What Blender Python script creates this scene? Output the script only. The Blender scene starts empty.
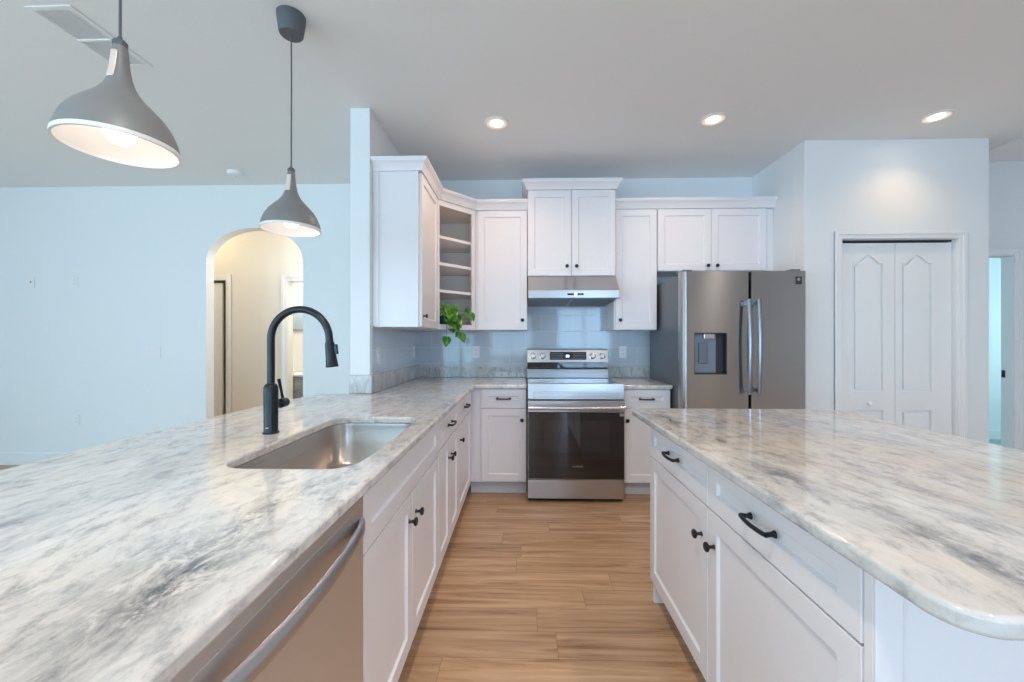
import bpy, bmesh, math, random
from mathutils import Vector, Matrix
random.seed(7)
S = bpy.context.scene
COL = S.collection
PI = math.pi

# ------------------------------------------------------------------ camera
cam_d = bpy.data.cameras.new('camera')
cam_d.sensor_width = 36.0
cam_d.lens = 400.0 / 1024.0 * 36.0
cam_d.clip_start = 0.02
cam = bpy.data.objects.new('camera', cam_d)
COL.objects.link(cam)
cam.location = (0, 0, 1.27)
cam.rotation_euler = (PI / 2, 0, math.atan(11 / 400))
S.camera = cam

# ------------------------------------------------------------------ exposure, world and lights
S.view_settings.view_transform = 'Standard'
S.view_settings.look = 'None'
S.view_settings.gamma = 1.0
S.view_settings.use_curve_mapping = False
S.view_settings.exposure = -0.05
S.cycles.diffuse_bounces = 8
S.cycles.max_bounces = 14
world = bpy.data.worlds.new('sky')
S.world = world
world.use_nodes = True
bg = world.node_tree.nodes['Background']
bg.inputs[0].default_value = (0.66, 0.86, 1.0, 1)
bg.inputs[1].default_value = 2.5

CEIL = 2.845


def area_light(name, loc, size, aim, energy, color, spread=PI):
    d = bpy.data.lights.new(name, 'AREA')
    d.shape = 'RECTANGLE'
    d.size, d.size_y = size
    d.energy = energy
    d.color = color
    d.spread = spread
    o = bpy.data.objects.new(name, d)
    COL.objects.link(o)
    o.location = loc
    o.rotation_euler = Vector(aim).to_track_quat('-Z', 'Y').to_euler()
    return o


DAY = (0.52, 0.76, 1.0)
# daylight entering through the glazing behind the camera
area_light('daylight_slider', (-3.5, -4.35, 1.25), (4.2, 2.3), (0, 1, 0.6), 150, (0.28, 0.70, 1.0))
area_light('daylight_window', (-0.35, -4.35, 1.45), (1.3, 1.3), (0, 1, 0.1), 22, (0.35, 0.68, 1.0))
area_light('daylight_right', (1.8, -4.35, 1.35), (1.6, 2.0), (0, 1, 0.45), 92, (0.36, 0.64, 1.0))
area_light('west_fill_light', (-6.6, -1.6, 1.35), (3.6, 2.0), (1, 0, 0.22), 130, (0.62, 0.83, 1.0))  # added side light for island fronts and ceiling, its window unseen
area_light('daylight_bedroom', (7.5, 4.4, 1.5), (1.0, 1.3), (-1, 0, 0), 30, (0.50, 0.88, 1.0))


def spot(name, loc, energy, color, angle=130, blend=0.9, r=0.05):
    d = bpy.data.lights.new(name, 'SPOT')
    d.energy = energy
    d.color = color
    d.spot_size = math.radians(angle)
    d.spot_blend = blend
    d.shadow_soft_size = r
    o = bpy.data.objects.new(name, d)
    COL.objects.link(o)
    o.location = loc
    return o


WARM = (1.0, 0.70, 0.50)
SOFT = (1.0, 0.89, 0.78)
CANS = [(-0.19, 2.886), (1.35, 2.88), (2.90, 2.887)]
for cx, cy, pw, col in [(*CANS[0], 36, WARM), (*CANS[1], 30, WARM), (*CANS[2], 13, (1.0, 0.66, 0.36)),
                        (-0.19, 0.15, 92, SOFT), (1.35, 0.15, 48, SOFT), (2.9, 0.15, 100, SOFT)]:
    spot('downlight_beam', (cx, cy, CEIL - 0.02), pw, col, (158 if cx < 2 else 130) if cy > 1 else 165)


def point(name, loc, energy, color, r=0.05):
    d = bpy.data.lights.new(name, 'POINT')
    d.energy = energy
    d.color = color
    d.shadow_soft_size = r
    o = bpy.data.objects.new(name, d)
    COL.objects.link(o)
    o.location = loc


point('hall_lamp', (-4.15, 4.62, 2.6), 7, (1.0, 0.80, 0.50), 0.1)
point('hall_fill_right', (-2.0, 4.62, 2.55), 26, (0.98, 0.95, 0.90), 0.1)  # unseen lamp added to brighten the right part of the hall
point('bath_lamp', (-2.9, 5.5, 2.55), 24, (0.96, 0.96, 1.0), 0.1)

# ------------------------------------------------------------------ materials


class NT:
    def __init__(s, name):
        s.m = bpy.data.materials.new(name)
        s.m.use_nodes = True
        s.t = s.m.node_tree
        s.b = s.t.nodes['Principled BSDF']

    def n(s, typ, **kw):
        nd = s.t.nodes.new(typ)
        for k, v in kw.items():
            if k.startswith('i_'):
                key = k[2:]
                key = int(key) if key.isdigit() else key.replace('_', ' ')
                nd.inputs[key].default_value = v
            else:
                setattr(nd, k, v)
        return nd

    def l(s, a, b):
        s.t.links.new(a, b)

    def pos(s, scale=(1, 1, 1), rot=(0, 0, 0), loc=(0, 0, 0)):
        g = s.n('ShaderNodeNewGeometry')
        mp = s.n('ShaderNodeMapping')
        mp.inputs['Scale'].default_value = scale
        mp.inputs['Rotation'].default_value = rot
        mp.inputs['Location'].default_value = loc
        s.l(g.outputs['Position'], mp.inputs['Vector'])
        return mp.outputs[0]

    def ramp(s, fac, stops, interp='LINEAR'):
        r = s.n('ShaderNodeValToRGB')
        r.color_ramp.interpolation = interp
        e = r.color_ramp.elements
        while len(e) < len(stops):
            e.new(0.5)
        for el, (p, c) in zip(e, stops):
            el.position = p
            el.color = (c[0], c[1], c[2], 1) if len(c) == 3 else c
        s.l(fac, r.inputs[0])
        return r.outputs[0]

    def mix(s, fac, a, b, mode='MIX'):
        m = s.n('ShaderNodeMix', data_type='RGBA', blend_type=mode)
        for sock, v in ((m.inputs[0], fac), (m.inputs[6], a), (m.inputs[7], b)):
            if hasattr(v, 'is_linked'):
                s.l(v, sock)
            else:
                sock.default_value = v if isinstance(v, (int, float)) else (v[0], v[1], v[2], 1)
        return m.outputs[2]

    def bump(s, h, strength, dist=0.01):
        b = s.n('ShaderNodeBump')
        b.inputs['Strength'].default_value = strength
        b.inputs['Distance'].default_value = dist
        s.l(h, b.inputs['Height'])
        s.l(b.outputs[0], s.b.inputs['Normal'])


def plain(name, col, rough=0.5, metal=0.0, noise=0.0, nscale=40, coat=0.0, spec=None, emit=None, estr=0):
    t = NT(name)
    t.b.inputs['Base Color'].default_value = (*col, 1)
    t.b.inputs['Roughness'].default_value = rough
    t.b.inputs['Metallic'].default_value = metal
    if coat:
        t.b.inputs['Coat Weight'].default_value = coat
        t.b.inputs['Coat Roughness'].default_value = 0.03
    if spec is not None:
        t.b.inputs['Specular IOR Level'].default_value = spec
    if emit:
        t.b.inputs['Emission Color'].default_value = (*emit, 1)
        t.b.inputs['Emission Strength'].default_value = estr
    if noise:
        nz = t.n('ShaderNodeTexNoise')
        nz.inputs['Scale'].default_value = nscale
        nz.inputs['Detail'].default_value = 4
        t.l(t.pos(), nz.inputs['Vector'])
        t.bump(nz.outputs[0], noise, 0.003)
    return t.m


M = {}
M['wall'] = plain('wall_paint', (0.80, 0.815, 0.82), 0.6, noise=0.08, nscale=160)
M['ceiling'] = plain('ceiling_paint', (0.84, 0.84, 0.835), 0.8, noise=0.25, nscale=70)
M['hallwall'] = plain('hall_paint', (0.80, 0.78, 0.72), 0.6, noise=0.08, nscale=160)
M['trim'] = plain('trim_paint', (0.84, 0.845, 0.85), 0.35)
M['cab'] = plain('cabinet_paint', (0.83, 0.80, 0.815), 0.32, noise=0.03, nscale=90)
M['cabin'] = plain('cabinet_inside', (0.80, 0.76, 0.70), 0.45)
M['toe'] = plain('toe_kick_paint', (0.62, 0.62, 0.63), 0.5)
M['black'] = plain('black_metal', (0.018, 0.018, 0.02), 0.35, 0.4)
M['faucet'] = plain('matte_black_faucet', (0.012, 0.015, 0.020), 0.30, 0.3)
M['glassblk'] = plain('black_glass', (0.012, 0.012, 0.014), 0.04, coat=0.5)
M['cooktop'] = plain('cooktop_glass', (0.02, 0.02, 0.022), 0.06, coat=0.6)
M['plastic'] = plain('white_plastic', (0.82, 0.82, 0.82), 0.35)
M['slot'] = plain('dark_slot', (0.05, 0.05, 0.055), 0.6)
M['dark'] = plain('dark_recess', (0.03, 0.032, 0.038), 0.5)
M['greyplastic'] = plain('grey_plastic', (0.20, 0.225, 0.27), 0.35)
M['pend'] = plain('pendant_grey', (0.22, 0.217, 0.213), 0.42, noise=0.05, nscale=200)
M['pendcap'] = plain('pendant_dark', (0.10, 0.11, 0.12), 0.5)
M['pendin'] = plain('pendant_white', (0.78, 0.76, 0.74), 0.4)
M['pale'] = plain('slot_light_pale', (0.80, 0.66, 0.58), 0.3, 0.2)  # pale colour stands for light showing in the pendant neck cutout
M['bulb'] = plain('bulb_glow', (1, 1, 1), 0.3, emit=(1.0, 0.90, 0.80), estr=6)
M['lens'] = plain('downlight_lens', (1, 1, 1), 0.3, emit=(1.0, 0.90, 0.78), estr=24)
M['glowring'] = plain('downlight_lit_trim', (0.6, 0.55, 0.48), 0.4, emit=(1.0, 0.80, 0.60), estr=0.55)  # lamplight on the trim baffle put in as a weak emission
M['candisc'] = plain('downlight_trim', (0.86, 0.83, 0.78), 0.4)
M['led'] = plain('led_blue_white', (0.5, 0.7, 1), 0.3, emit=(0.55, 0.75, 1.0), estr=4.0)
M['ledw'] = plain('led_white', (1, 1, 1), 0.3, emit=(0.9, 0.95, 1.0), estr=2.5)
M['pot'] = plain('green_glaze', (0.01, 0.10, 0.07), 0.25)
M['soil'] = plain('potting_soil', (0.05, 0.035, 0.025), 0.9)
M['stem'] = plain('plant_stem', (0.10, 0.19, 0.05), 0.5)
M['chrome'] = plain('knob_metal', (0.72, 0.71, 0.70), 0.2, 1.0)
M['rubber'] = plain('rubber_black', (0.02, 0.02, 0.02), 0.7)
M['pictureframe'] = plain('rose_frame', (0.40, 0.30, 0.28), 0.5)
M['picture'] = plain('picture_print', (0.42, 0.52, 0.56), 0.25)
M['vanitytop'] = plain('vanity_top', (0.85, 0.84, 0.82), 0.2)
M['carpet'] = plain('bedroom_carpet', (0.36, 0.42, 0.40), 0.95, noise=0.6, nscale=300)
M['silver'] = plain('silver_mark', (0.45, 0.45, 0.46), 0.3, 0.6)


def steel(name, col, rough, axis, strength=0.0, aniso=0.0, metal=1.0):
    t = NT(name)
    sc = {'x': (2, 600, 600), 'y': (600, 2, 600), 'z': (600, 600, 2)}[axis]
    nz = t.n('ShaderNodeTexNoise')
    nz.inputs['Scale'].default_value = 1.0
    nz.inputs['Detail'].default_value = 3
    t.l(t.pos(sc), nz.inputs['Vector'])
    rr = t.n('ShaderNodeMapRange')
    rr.inputs['To Min'].default_value = rough - 0.015
    rr.inputs['To Max'].default_value = rough + 0.015
    t.l(nz.outputs[0], rr.inputs['Value'])
    t.l(rr.outputs[0], t.b.inputs['Roughness'])
    t.b.inputs['Base Color'].default_value = (*col, 1)
    t.b.inputs['Metallic'].default_value = metal
    if aniso:
        tg = t.n('ShaderNodeCombineXYZ')
        tg.inputs[2].default_value = 1.0
        t.l(tg.outputs[0], t.b.inputs['Tangent'])
        t.b.inputs['Anisotropic'].default_value = aniso
    if strength:
        t.bump(nz.outputs[0], strength, 0.0006)
    return t.m


M['steelx'] = steel('brushed_steel_across', (0.50, 0.485, 0.485), 0.28, 'x', aniso=0.5, metal=0.92)
M['steelz'] = steel('brushed_steel_upright', (0.40, 0.39, 0.392), 0.26, 'x', aniso=0.9)
M['steely'] = steel('brushed_steel_dishwasher', (0.72, 0.70, 0.69), 0.36, 'y', aniso=0.4, metal=0.88)
M['steelside'] = plain('fridge_side_grey', (0.17, 0.18, 0.20), 0.42, 0.5, noise=0.05, nscale=300)
M['steelsink'] = steel('sink_steel', (0.57, 0.50, 0.45), 0.28, 'y')  # warm reflection of floor and cabinets put into the steel tint
M['vent'] = plain('vent_enamel', (0.86, 0.865, 0.87), 0.5)
M['filter'] = plain('filter_mesh', (0.30, 0.32, 0.35), 0.4, 0.8)
M['dhandle'] = plain('satin_handle', (0.52, 0.51, 0.53), 0.36, 1.0)
M['fhandle'] = plain('fridge_handle_metal', (0.30, 0.31, 0.34), 0.28, 1.0)
M['handle'] = plain('polished_handle', (0.66, 0.66, 0.67), 0.2, 1.0)


def granite(name, blobs=(), angle=0.0, tone=1.0, warm=0.5, grain=(26, 13, 26), loc=(0, 0, 0), rough=0.07):
    """speckled stone: short drawn-out flecks over slow clouds, with dark mineral seams lying where the slab has them"""
    t = NT(name)

    def noise(vec, sc, det, rgh, dist=0.0):
        n = t.n('ShaderNodeTexNoise')
        n.inputs['Scale'].default_value = sc
        n.inputs['Detail'].default_value = det
        n.inputs['Roughness'].default_value = rgh
        n.inputs['Distortion'].default_value = dist
        t.l(vec, n.inputs['Vector'])
        return n

    def rotated(scale, off=(0, 0, 0)):
        g = t.n('ShaderNodeNewGeometry')
        v1 = t.n('ShaderNodeMapping', vector_type='TEXTURE')
        v1.inputs['Location'].default_value = off
        v1.inputs['Rotation'].default_value = (0, 0, angle)
        t.l(g.outputs['Position'], v1.inputs['Vector'])
        v2 = t.n('ShaderNodeMapping')
        v2.inputs['Scale'].default_value = scale
        v2.inputs['Location'].default_value = loc
        t.l(v1.outputs[0], v2.inputs['Vector'])
        # gentle wander
        w_ = noise(v1.outputs[0], 2.2, 2, 0.5)
        sb_ = t.n('ShaderNodeVectorMath', operation='SUBTRACT')
        sb_.inputs[1].default_value = (0.5, 0.5, 0.5)
        t.l(w_.outputs['Color'], sb_.inputs[0])
        ml = t.n('ShaderNodeVectorMath', operation='MULTIPLY_ADD')
        ml.inputs[1].default_value = [q * 0.10 for q in scale]
        t.l(sb_.outputs[0], ml.inputs[0])
        t.l(v2.outputs[0], ml.inputs[2])
        return ml.outputs[0]
    vg = rotated(grain)
    vs = rotated([q * f_ for q, f_ in zip(grain, (0.15, 0.115, 0.15))])
    fl = noise(vg, 1.0, 8, 0.74, 0.2).outputs[0]
    sl_ = noise(vs, 1.0, 5, 0.6, 0.2).outputs[0]
    T_ = tone
    cool = (0.60 * T_, 0.615 * T_, 0.63 * T_)
    pale = (0.80 * T_, 0.785 * T_, 0.765 * T_)
    tan = (0.73 * T_, 0.645 * T_, 0.555 * T_)
    c = t.mix(t.ramp(sl_, [(0.36, (0, 0, 0)), (0.58, (1, 1, 1))]), cool, pale)
    tn = t.ramp(noise(vs, 0.7, 4, 0.55).outputs['Color'], [(0.44, (0, 0, 0)), (0.62, (warm, warm, warm))])
    c = t.mix(tn, c, tan)
    fm = t.ramp(fl, [(0.33, (0.44, 0.455, 0.48)), (0.43, (0.78, 0.79, 0.805)), (0.50, (1, 1, 1)), (0.66, (1.12, 1.11, 1.09))])
    c = t.mix(0.85, c, fm, 'MULTIPLY')
    # faint drawn-out grey seams everywhere, dark ones inside the listed patches
    rn = noise(vs, 1.7, 6, 0.62, 0.3).outputs[0]
    sb = t.n('ShaderNodeMath', operation='SUBTRACT')
    sb.inputs[1].default_value = 0.5
    t.l(rn, sb.inputs[0])
    ab = t.n('ShaderNodeMath', operation='ABSOLUTE')
    t.l(sb.outputs[0], ab.inputs[0])
    seam = t.ramp(ab.outputs[0], [(0.0, (0.30, 0.30, 0.30)), (0.03, (0, 0, 0))])
    c = t.mix(seam, c, (0.36 * T_, 0.37 * T_, 0.39 * T_))
    dk = t.ramp(noise(vg, 0.75, 8, 0.72, 0.5).outputs[0], [(0.50, (1, 1, 1)), (0.58, (0, 0, 0))])
    fine = t.ramp(noise(vg, 1.9, 6, 0.7, 0.3).outputs[0], [(0.42, (1, 1, 1)), (0.60, (0.45, 0.45, 0.45))])
    for (bx, by, ba, hl, hw, st) in blobs:
        g = t.n('ShaderNodeNewGeometry')
        mp = t.n('ShaderNodeMapping', vector_type='TEXTURE')
        mp.inputs['Location'].default_value = (bx, by, 0.9)
        mp.inputs['Rotation'].default_value = (0, 0, ba)
        mp.inputs['Scale'].default_value = (hw, hl, 1.0)
        t.l(g.outputs['Position'], mp.inputs['Vector'])
        ln = t.n('ShaderNodeVectorMath', operation='LENGTH')
        t.l(mp.outputs[0], ln.inputs[0])
        fall = t.ramp(ln.outputs['Value'], [(0.15, (st, st, st)), (1.0, (0, 0, 0))])
        m_ = t.mix(1.0, fall, dk, 'MULTIPLY')
        m_ = t.mix(1.0, m_, fine, 'MULTIPLY')
        c = t.mix(m_, c, (0.13, 0.14, 0.16))
    t.l(c, t.b.inputs['Base Color'])
    t.b.inputs['Roughness'].default_value = rough
    return t.m


M['granite'] = granite('granite_counter', [(-0.512, 0.57, 0.10, 0.24, 0.085, 1.0), (-0.545, 0.80, 0.12, 0.16, 0.045, 0.75), (-0.60, 0.62, 0.1, 0.2, 0.05, 0.45), (-0.55, 0.86, 0.1, 0.05, 0.02, 0.9), (-0.42, 2.25, 0.0, 0.2, 0.05, 0.8),
                                           (-0.62, 2.9, 0.3, 0.3, 0.05, 0.5), (-0.9, 2.4, 0.1, 0.3, 0.05, 0.4), (-1.0, 0.75, -0.2, 0.12, 0.02, 0.5)],
                       angle=0.07, tone=0.93, warm=0.55)
M['granite_island'] = granite('granite_island', [(0.66, 1.80, 0.0, 0.22, 0.055, 0.9), (0.70, 1.45, 0.0, 0.11, 0.04, 0.8), (0.685, 1.06, 0.0, 0.18, 0.06, 0.8),
                                                 (0.745, 0.68, 0.0, 0.28, 0.06, 0.95), (0.95, 1.0, 0.1, 0.3, 0.04, 0.5), (1.1, 0.75, 0.1, 0.3, 0.04, 0.5)],
                              angle=0.0, tone=0.79, warm=1.0, loc=(3.7, 1.9, 0))
M['granite_splash'] = granite('granite_splash', angle=0.0, tone=0.72, warm=0.1, grain=(34, 34, 14), loc=(1.0, 4.0, 2.0))


def floor_mat():
    t = NT('oak_vinyl_planks')
    v = t.pos()
    sep = t.n('ShaderNodeSeparateXYZ')
    t.l(v, sep.inputs[0])

    def mth(op, a, b=None):
        m = t.n('ShaderNodeMath', operation=op)
        for q, val in enumerate((a, b)):
            if val is None:
                continue
            if isinstance(val, (int, float)):
                m.inputs[q].default_value = val
            else:
                t.l(val, m.inputs[q])
        return m.outputs[0]

    def white(a, b):
        cb = t.n('ShaderNodeCombineXYZ')
        t.l(a, cb.inputs[0])
        if b is not None:
            t.l(b, cb.inputs[1])
        w_ = t.n('ShaderNodeTexWhiteNoise', noise_dimensions='2D')
        t.l(cb.outputs[0], w_.inputs['Vector'])
        return w_.outputs['Value']
    rowf = mth('DIVIDE', mth('ADD', sep.outputs[1], 20.0), 0.150)
    row = mth('FLOOR', rowf)
    colf = mth('ADD', mth('DIVIDE', mth('ADD', sep.outputs[0], 20.0), 1.22), white(row, None))
    pid = white(row, mth('FLOOR', colf))
    # seams: distance to the plank edges in metres
    fy = mth('FRACT', rowf)
    fx = mth('FRACT', colf)
    ey = mth('MULTIPLY', mth('MINIMUM', fy, mth('SUBTRACT', 1.0, fy)), 0.150)
    ex = mth('MULTIPLY', mth('MINIMUM', fx, mth('SUBTRACT', 1.0, fx)), 1.22)
    seamd = mth('LESS_THAN', mth('MINIMUM', ex, ey), 0.0011)
    cbp = t.n('ShaderNodeCombineXYZ')
    for q in range(3):
        t.l(pid, cbp.inputs[q])
    sp = t.n('ShaderNodeVectorMath', operation='MULTIPLY_ADD')
    t.l(cbp.outputs[0], sp.inputs[0])
    sp.inputs[1].default_value = (31, 57, 15)
    mp = t.pos((1.7, 24, 1))
    t.l(mp, sp.inputs[2])
    n1 = t.n('ShaderNodeTexNoise')
    n1.inputs['Scale'].default_value = 1.0
    n1.inputs['Detail'].default_value = 8
    n1.inputs['Roughness'].default_value = 0.62
    n1.inputs['Distortion'].default_value = 0.7
    t.l(sp.outputs[0], n1.inputs['Vector'])
    wood = t.ramp(n1.outputs[0], [(0.30, (0.27, 0.145, 0.072)), (0.46, (0.48, 0.295, 0.165)), (0.72, (0.66, 0.45, 0.285))])
    tone = t.ramp(pid, [(0.0, (0.90, 0.895, 0.89)), (1.0, (1.10, 1.09, 1.08))])
    c = t.mix(1.0, wood, tone, 'MULTIPLY')
    c = t.mix(mth('MULTIPLY', seamd, 0.7), c, (0.16, 0.10, 0.06))
    t.l(c, t.b.inputs['Base Color'])
    t.b.inputs['Roughness'].default_value = 0.30
    t.bump(n1.outputs[0], 0.05, 0.002)
    return t.m


M['floor'] = floor_mat()


def tile_mat(name, axis, col):
    t = NT(name)
    g = t.n('ShaderNodeNewGeometry')
    s = t.n('ShaderNodeSeparateXYZ')
    t.l(g.outputs['Position'], s.inputs[0])
    cb = t.n('ShaderNodeCombineXYZ')
    t.l(s.outputs['X' if axis == 'x' else 'Y'], cb.inputs[0])
    t.l(s.outputs['Z'], cb.inputs[1])
    mp = t.n('ShaderNodeMapping')
    mp.inputs['Location'].default_value = (0.13, -1.047 + 0.158 * 7, 0)
    t.l(cb.outputs[0], mp.inputs['Vector'])
    br = t.n('ShaderNodeTexBrick')
    br.offset = 0.5
    br.inputs['Scale'].default_value = 1.0
    br.inputs['Brick Width'].default_value = 0.308
    br.inputs['Row Height'].default_value = 0.158
    br.inputs['Mortar Size'].default_value = 0.0016
    br.inputs['Mortar Smooth'].default_value = 0.2
    br.inputs['Color1'].default_value = (*col, 1)
    br.inputs['Color2'].default_value = (col[0] * 1.05, col[1] * 1.05, col[2] * 1.04, 1)
    br.inputs['Mortar'].default_value = (0.80, 0.82, 0.83, 1)
    t.l(mp.outputs[0], br.inputs['Vector'])
    t.l(br.outputs['Color'], t.b.inputs['Base Color'])
    t.b.inputs['Roughness'].default_value = 0.07
    inv = t.n('ShaderNodeMath', operation='SUBTRACT')
    inv.inputs[0].default_value = 1.0
    t.l(br.outputs['Fac'], inv.inputs[1])
    t.bump(inv.outputs[0], 0.5, 0.0015)
    return t.m


M['tilex'] = tile_mat('grey_glass_tile_back', 'x', (0.51, 0.57, 0.635))
M['tiley'] = tile_mat('grey_glass_tile_side', 'y', (0.51, 0.57, 0.635))


def leaf_mat():
    t = NT('pothos_leaf')
    oi = t.n('ShaderNodeTexNoise')
    oi.inputs['Scale'].default_value = 22
    t.l(t.pos(), oi.inputs['Vector'])
    c = t.ramp(oi.outputs[0], [(0.3, (0.012, 0.10, 0.008)), (0.5, (0.04, 0.20, 0.012)), (0.7, (0.18, 0.38, 0.03))])
    t.l(c, t.b.inputs['Base Color'])
    t.b.inputs['Roughness'].default_value = 0.35
    return t.m


M['leaf'] = leaf_mat()


def wood_grey():
    t = NT('grey_wood_front')
    n = t.n('ShaderNodeTexNoise')
    n.inputs['Scale'].default_value = 1
    n.inputs['Detail'].default_value = 6
    t.l(t.pos((3, 3, 60)), n.inputs['Vector'])
    c = t.ramp(n.outputs[0], [(0.3, (0.20, 0.20, 0.21)), (0.7, (0.42, 0.42, 0.42))])
    t.l(c, t.b.inputs['Base Color'])
    t.b.inputs['Roughness'].default_value = 0.5
    return t.m


M['greywood'] = wood_grey()


def pane_mat():
    t = NT('window_pane')
    t.t.nodes.remove(t.b)
    out = t.t.nodes['Material Output']
    tr = t.n('ShaderNodeBsdfTransparent')
    gl = t.n('ShaderNodeBsdfGlossy')
    gl.inputs['Roughness'].default_value = 0.02
    mx = t.n('ShaderNodeMixShader')
    mx.inputs[0].default_value = 0.06
    t.l(tr.outputs[0], mx.inputs[1])
    t.l(gl.outputs[0], mx.inputs[2])
    t.l(mx.outputs[0], out.inputs[0])
    return t.m


M['pane'] = pane_mat()

# ------------------------------------------------------------------ mesh helpers


class MB:
    """collects shapes into one mesh"""

    def __init__(s):
        s.bm = bmesh.new()

    def box(s, x0, x1, y0, y1, z0, z1):
        vs = [s.bm.verts.new((x, y, z)) for x in (x0, x1) for y in (y0, y1) for z in (z0, z1)]
        for f in ((0, 1, 3, 2), (4, 6, 7, 5), (0, 4, 5, 1), (2, 3, 7, 6), (0, 2, 6, 4), (1, 5, 7, 3)):
            s.bm.faces.new([vs[i] for i in f])
        return s

    def lathe(s, prof, center=(0, 0, 0), axis='z', seg=40, cap=True):
        """prof: (radius, height) list along the axis"""
        cx, cy, cz = center

        def P(r, h, a):
            u, v = r * math.cos(a), r * math.sin(a)
            if axis == 'z':
                return (cx + u, cy + v, cz + h)
            if axis == 'y':
                return (cx + u, cy + h, cz + v)
            return (cx + h, cy + u, cz + v)
        rings = []
        for r, h in prof:
            if r < 1e-6:
                rings.append([s.bm.verts.new(P(0, h, 0))])
            else:
                rings.append([s.bm.verts.new(P(r, h, 2 * PI * k / seg)) for k in range(seg)])
        for a, b in zip(rings, rings[1:]):
            for k in range(seg):
                k2 = (k + 1) % seg
                if len(a) == 1 and len(b) == 1:
                    continue
                if len(a) == 1:
                    s.bm.faces.new((a[0], b[k], b[k2]))
                elif len(b) == 1:
                    s.bm.faces.new((a[k], b[0], a[k2]))
                else:
                    s.bm.faces.new((a[k], b[k], b[k2], a[k2]))
        if cap:
            for r in (rings[0], rings[-1]):
                if len(r) > 1:
                    s.bm.faces.new(r)
        return s

    def tube(s, pts, r, seg=12, flat=1.0, up=None):
        """round (or flattened) tube along pts; r a number or a list"""
        pts = [Vector(p) for p in pts]
        rs = r if isinstance(r, (list, tuple)) else [r] * len(pts)
        n = None
        rings = []
        for i, p in enumerate(pts):
            d = (pts[min(i + 1, len(pts) - 1)] - pts[max(i - 1, 0)]).normalized()
            if n is None:
                n = Vector(up) if up else (Vector((0, 0, 1)) if abs(d.z) < 0.9 else Vector((1, 0, 0)))
            n = (n - d * n.dot(d)).normalized()
            b = d.cross(n)
            rings.append([s.bm.verts.new(p + n * rs[i] * math.cos(2 * PI * k / seg) + b * rs[i] * flat * math.sin(2 * PI * k / seg))
                          for k in range(seg)])
        for a, b in zip(rings, rings[1:]):
            for k in range(seg):
                s.bm.faces.new((a[k], a[(k + 1) % seg], b[(k + 1) % seg], b[k]))
        s.bm.faces.new(rings[0])
        s.bm.faces.new(rings[-1])
        return s

    def prism(s, loops, t0, t1, plane='xy'):
        """extrude a 2-D outline with holes; plane tells which axes the outline uses"""
        def P(u, v, t):
            return {'xy': (u, v, t), 'xz': (u, t, v), 'yz': (t, u, v)}[plane]
        tb = bmesh.new()
        edges = []
        for lp in loops:
            vs = [tb.verts.new(P(u, v, t0)) for u, v in lp]
            edges += [tb.edges.new((vs[i], vs[(i + 1) % len(vs)])) for i in range(len(vs))]
        if len(loops) == 1:
            tb.faces.new(vs)
        else:
            bmesh.ops.triangle_fill(tb, use_beauty=True, use_dissolve=False, edges=edges)
        res = bmesh.ops.extrude_face_region(tb, geom=list(tb.faces))
        d = Vector(P(0, 0, t1)) - Vector(P(0, 0, t0))
        bmesh.ops.translate(tb, vec=d, verts=[g for g in res['geom'] if isinstance(g, bmesh.types.BMVert)])
        s.merge(tb)
        return s

    def merge(s, tb):
        bmesh.ops.recalc_face_normals(tb, faces=list(tb.faces))
        me = bpy.data.meshes.new('tmp')
        tb.to_mesh(me)
        tb.free()
        s.bm.from_mesh(me)
        bpy.data.meshes.remove(me)

    def sweep(s, path, prof):
        """mitred moulding: prof = (outward, z) along a plan path; outward is to the right of travel"""
        pts = [Vector((p[0], p[1])) for p in path]
        rings = []
        for i, p in enumerate(pts):
            def nrm(a, b):
                d = (b - a).normalized()
                return Vector((d.y, -d.x))
            if i == 0:
                m = nrm(pts[0], pts[1])
            elif i == len(pts) - 1:
                m = nrm(pts[-2], pts[-1])
            else:
                a, b = nrm(pts[i - 1], p), nrm(p, pts[i + 1])
                m = (a + b).normalized()
                m = m / max(0.3, m.dot(a))
            rings.append([s.bm.verts.new((p.x + m.x * o, p.y + m.y * o, z)) for o, z in prof])
        n = len(prof)
        for a, b in zip(rings, rings[1:]):
            for k in range(n):
                s.bm.faces.new((a[k], a[(k + 1) % n], b[(k + 1) % n], b[k]))
        s.bm.faces.new(rings[0])
        s.bm.faces.new(rings[-1])
        return s

    def shaker(s, x0, x1, z0, z1, y=-0.02, rail=0.057, depth=0.009, back=0.0):
        """framed door front facing -y with a recessed flat panel"""
        bm = s.bm
        o = [bm.verts.new((x, y, z)) for x, z in ((x0, z0), (x1, z0), (x1, z1), (x0, z1))]
        i_ = [bm.verts.new((x, y, z)) for x, z in ((x0 + rail, z0 + rail), (x1 - rail, z0 + rail), (x1 - rail, z1 - rail), (x0 + rail, z1 - rail))]
        e = 0.006
        p_ = [bm.verts.new((x, y + depth, z)) for x, z in ((x0 + rail + e, z0 + rail + e), (x1 - rail - e, z0 + rail + e),
                                                          (x1 - rail - e, z1 - rail - e), (x0 + rail + e, z1 - rail - e))]
        b = [bm.verts.new((x, back, z)) for x, z in ((x0, z0), (x1, z0), (x1, z1), (x0, z1))]
        for k in range(4):
            k2 = (k + 1) % 4
            bm.faces.new((o[k], o[k2], i_[k2], i_[k]))
            bm.faces.new((i_[k], i_[k2], p_[k2], p_[k]))
            bm.faces.new((o[k2], o[k], b[k], b[k2]))
        bm.faces.new(p_)
        bm.faces.new(list(reversed(b)))
        return s

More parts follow.
